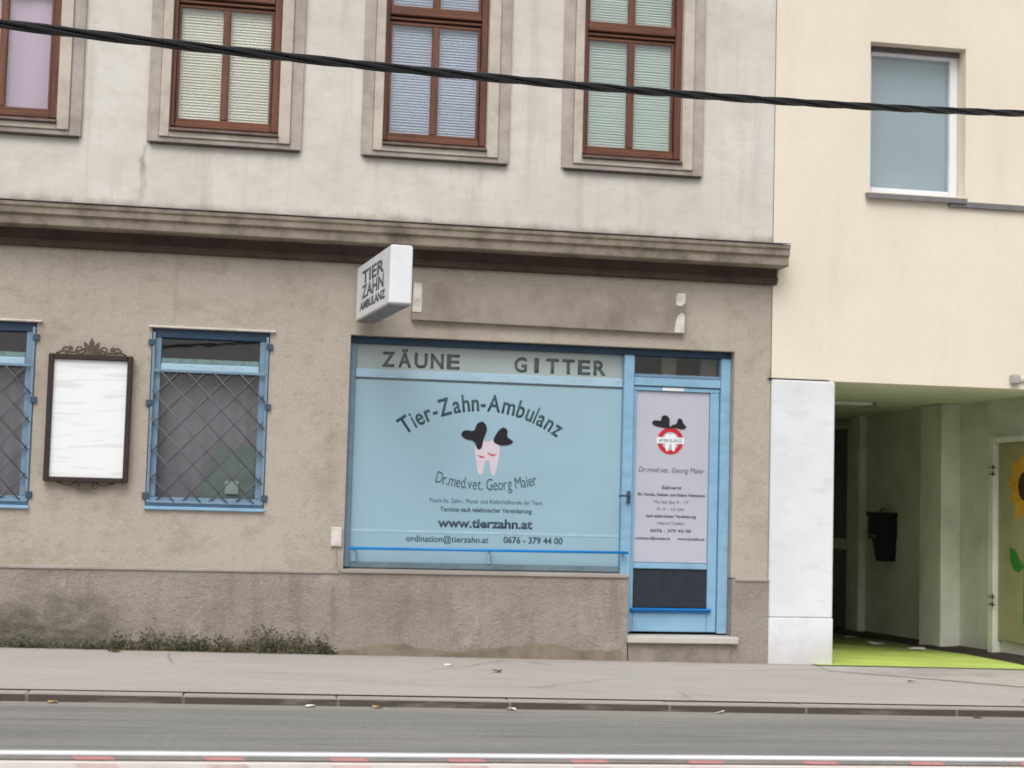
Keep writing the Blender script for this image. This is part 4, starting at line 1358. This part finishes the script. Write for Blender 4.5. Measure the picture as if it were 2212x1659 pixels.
# ------------------------------------------------------------------ red and white barrier close to the camera
rb = thing('road_barrier', 'white roadside barrier rail with slanted red marks along the bottom edge', 'barrier', (1.0, -9.6, -1.6))
bs = -0.009
def bz(z, x): return z + bs * x
bm = new(); box(bm, -6, 7, -9.630, -9.600, -0.7640, -0.7535, 0.003, bs)
obj('top_rail', bm, M['white'], rb)
bm = new(); box(bm, -6, 7, -9.628, -9.602, -0.7745, -0.7645, 0.0, bs)
obj('recess_strip', bm, M['bar_grey'], rb)
bm = new(); box(bm, -6, 7, -9.622, -9.604, -0.7782, -0.7748, 0.0, bs)
obj('shadow_gap', bm, M['iron'], rb)
bm = new(); box(bm, -6, 7, -9.640, -9.602, -1.02, -0.7785, 0.003, bs)
obj('board', bm, M['bar_white'], rb)
k = 0
x = -2.2
while x < 4.2:
    for (zt, zb, yy) in ((-0.7648, -0.7743, -9.6305), (-0.783, -1.012, -9.6425)):
        bm = new()
        sh = (0 if yy > -9.64 else 0.012)
        vs = [(x + sh, zt), (x + 0.11 + sh, zt), (x + 0.11 + sh + (zt - zb) * 1.4, zb), (x + sh + (zt - zb) * 1.4, zb)]
        f = [bm.verts.new((a_, yy, bz(b_, a_))) for a_, b_ in vs]
        g = [bm.verts.new((a_, yy + 0.002, bz(b_, a_))) for a_, b_ in vs]
        bm.faces.new(f); bm.faces.new(g[::-1])
        for i in range(4):
            bm.faces.new((f[(i + 1) % 4], f[i], g[i], g[(i + 1) % 4]))
        obj('red_mark', bm, M['bar_red' if yy > -9.64 else 'bar_pink'], rb)
    x += 0.36 + rnd.uniform(-0.015, 0.015)
for px_ in (-4.0, -1.0, 2.0, 5.0):
    bm = new(); box(bm, px_ - 0.04, px_ + 0.04, -9.601, -9.54, -1.66 + SL * px_, -0.80 + bs * px_, 0.005)
    obj('post', bm, M['bar_grey'], rb)

# ------------------------------------------------------------------ litter, leaves, weeds
def gz(x): return -1.4215 + SL * x
def scrap(name, x, y, s, mat, label, cat, group, base=None, thin=0.35):
    bm = new()
    n = 7
    z = (gz(x) if base is None else base) + 0.003
    top = []
    for i in range(n):
        a_ = 2 * math.pi * i / n + rnd.uniform(-0.2, 0.2)
        r_ = s * rnd.uniform(0.7, 1.1)
        top.append((x + r_ * math.cos(a_), y + r_ * thin * 2 * math.sin(a_), z + rnd.uniform(0.0, 0.022)))
    vs = [bm.verts.new(p) for p in top]
    c0 = bm.verts.new((x, y, z + 0.016))
    for i in range(n):
        bm.faces.new((vs[i], vs[(i + 1) % n], c0))
    return solo(name, bm, mat, label, cat, group)
scrap('paper_scrap', 1.93, -0.80, 0.050, M['paper'], 'white paper scrap on the pavement below the left part of the shop window', 'litter', 'scraps on the pavement')
scrap('leaf', 2.28, -1.22, 0.048, M['leafb'], 'dark dry leaf lying mid pavement in front of the shop', 'leaf', 'scraps on the pavement')
scrap('leaf', -0.9, -0.25, 0.07, M['leafb'], 'brown leaf on the pavement close to the wall under the notice case', 'leaf', 'scraps on the pavement')
scrap('leaf', 5.9, -1.35, 0.045, M['leafb'], 'brown leaf on the pavement before the lime passage', 'leaf', 'scraps on the pavement')
gut = [(2.05, 'p', 'white paper scrap in the gutter below the middle of the shop window'),
       (-1.1, 'l', 'yellow leaf in the gutter in front of the notice case'),
       (0.62, 'p', 'white paper scrap in the gutter left of the shop window, before the weeds'),
       (1.1, 'l', 'yellow leaf in the gutter in front of the left edge of the shop window'),
       (3.6, 'p', 'white paper scrap in the gutter in front of the blue shop door'),
       (5.6, 'b', 'brown leaf in the gutter in front of the lime passage')]
for gx, k_, lab in gut:
    zb = -1.479 + SL * gx
    m_, nm, ct = {'p': ('paper', 'paper_scrap', 'litter'), 'l': ('leafy', 'leaf', 'leaf'), 'b': ('leafb', 'leaf', 'leaf')}[k_]
    scrap(nm, gx, -3.15 - rnd.uniform(0, 0.03), 0.045, M[m_], lab, ct, 'scraps in the gutter', zb, 0.4)
for xx, yy, sz, lab in ((7.62, 2.3, 0.10, 'white paper scrap on the passage floor before the pilaster, right of the other'), (7.50, 3.1, 0.11, 'white paper scrap on the passage floor before the pilaster, left of the other'),
                        (7.66, 4.3, 0.09, 'pale paper scrap on the passage floor under the black wall bin'), (7.55, 5.4, 0.12, 'pale paper scrap on the passage floor near the dark back door'),
                        (7.30, 6.0, 0.11, 'pale paper scrap farthest back on the passage floor')):
    scrap('paper_scrap', xx, yy, sz, M['paper'], lab, 'litter', 'paper on the passage floor', -1.495 - 0.025 * yy - 0.001, 0.5)

# weeds along the foot of the plinth
bm = new()
def blade(bx, by, bz_, L, lean, az, w):
    d = Vector((math.cos(az), math.sin(az) * 0.7, 0))
    n = Vector((-d.y, d.x, 0)).normalized() * w
    p = [Vector((bx, by, bz_)) + d * (lean * L * t * t) + Vector((0, 0, L * t * (1 - 0.25 * lean * t))) for t in (0, 0.45, 0.8, 1.0)]
    a0, b0 = bm.verts.new(p[0] - n * 0.5), bm.verts.new(p[0] + n * 0.5)
    a1, b1 = bm.verts.new(p[1] - n), bm.verts.new(p[1] + n)
    a2, b2 = bm.verts.new(p[2] - n * 0.7), bm.verts.new(p[2] + n * 0.7)
    t3 = bm.verts.new(p[3])
    bm.faces.new((a0, b0, b1, a1)); bm.faces.new((a1, b1, b2, a2)); bm.faces.new((a2, b2, t3))
from mathutils import noise as mnoise
def dens(x):
    base = 0.55 + 0.9 * mnoise.noise(Vector((x * 1.9, 3.7, 0))) + 0.5 * mnoise.noise(Vector((x * 6.1, 9.2, 0)))
    env = min(1, max(0, (x + 2.3) / 0.6)) * min(1, max(0, (1.05 - x) / 0.15))
    left = 0.45 if x < -0.95 else 1.0
    return max(0, base + 0.75 * math.exp(-((x - 0.72) / 0.26) ** 2)) * env * left
for i in range(1100):
    hx = rnd.uniform(-2.2, 1.02)
    d_ = dens(hx)
    if rnd.random() > d_ * 1.1:
        continue
    blade(hx, -0.038 - abs(rnd.gauss(0, 0.03)), gz(hx) - 0.005, (0.03 + 0.09 * d_) * rnd.uniform(0.3, 1.2), rnd.uniform(0.1, 1.1), rnd.uniform(0, 2 * math.pi), rnd.uniform(0.003, 0.007))
for i in range(7500):
    hx = rnd.uniform(-2.2, 1.04)
    d_ = dens(hx)
    if rnd.random() > d_:
        continue
    hz = gz(hx) + abs(rnd.gauss(0, 0.55)) * (0.03 + 0.125 * d_)
    hy = -0.034 - abs(rnd.gauss(0, 0.028))
    sz = rnd.uniform(0.005, 0.014)
    az, tl = rnd.uniform(0, 2 * math.pi), rnd.uniform(-0.9, 0.9)
    u = Vector((math.cos(az), 0.5 * math.sin(az) - 0.1, tl)).normalized() * sz * 1.5
    v = Vector((-math.sin(az) * 0.6, rnd.uniform(-0.6, 0.2), rnd.uniform(0.3, 1))).normalized() * sz * 0.7
    c0 = Vector((hx, hy, hz))
    bm.faces.new([bm.verts.new(p) for p in (c0 - u, c0 - v * 0.9, c0 + u * 0.9, c0 + v)])
wd = obj('weeds', bm, M['weed'], kind='stuff')
tag(wd, 'low ragged weeds growing along the foot of the plinth under the barred window', 'weeds', kind='stuff')
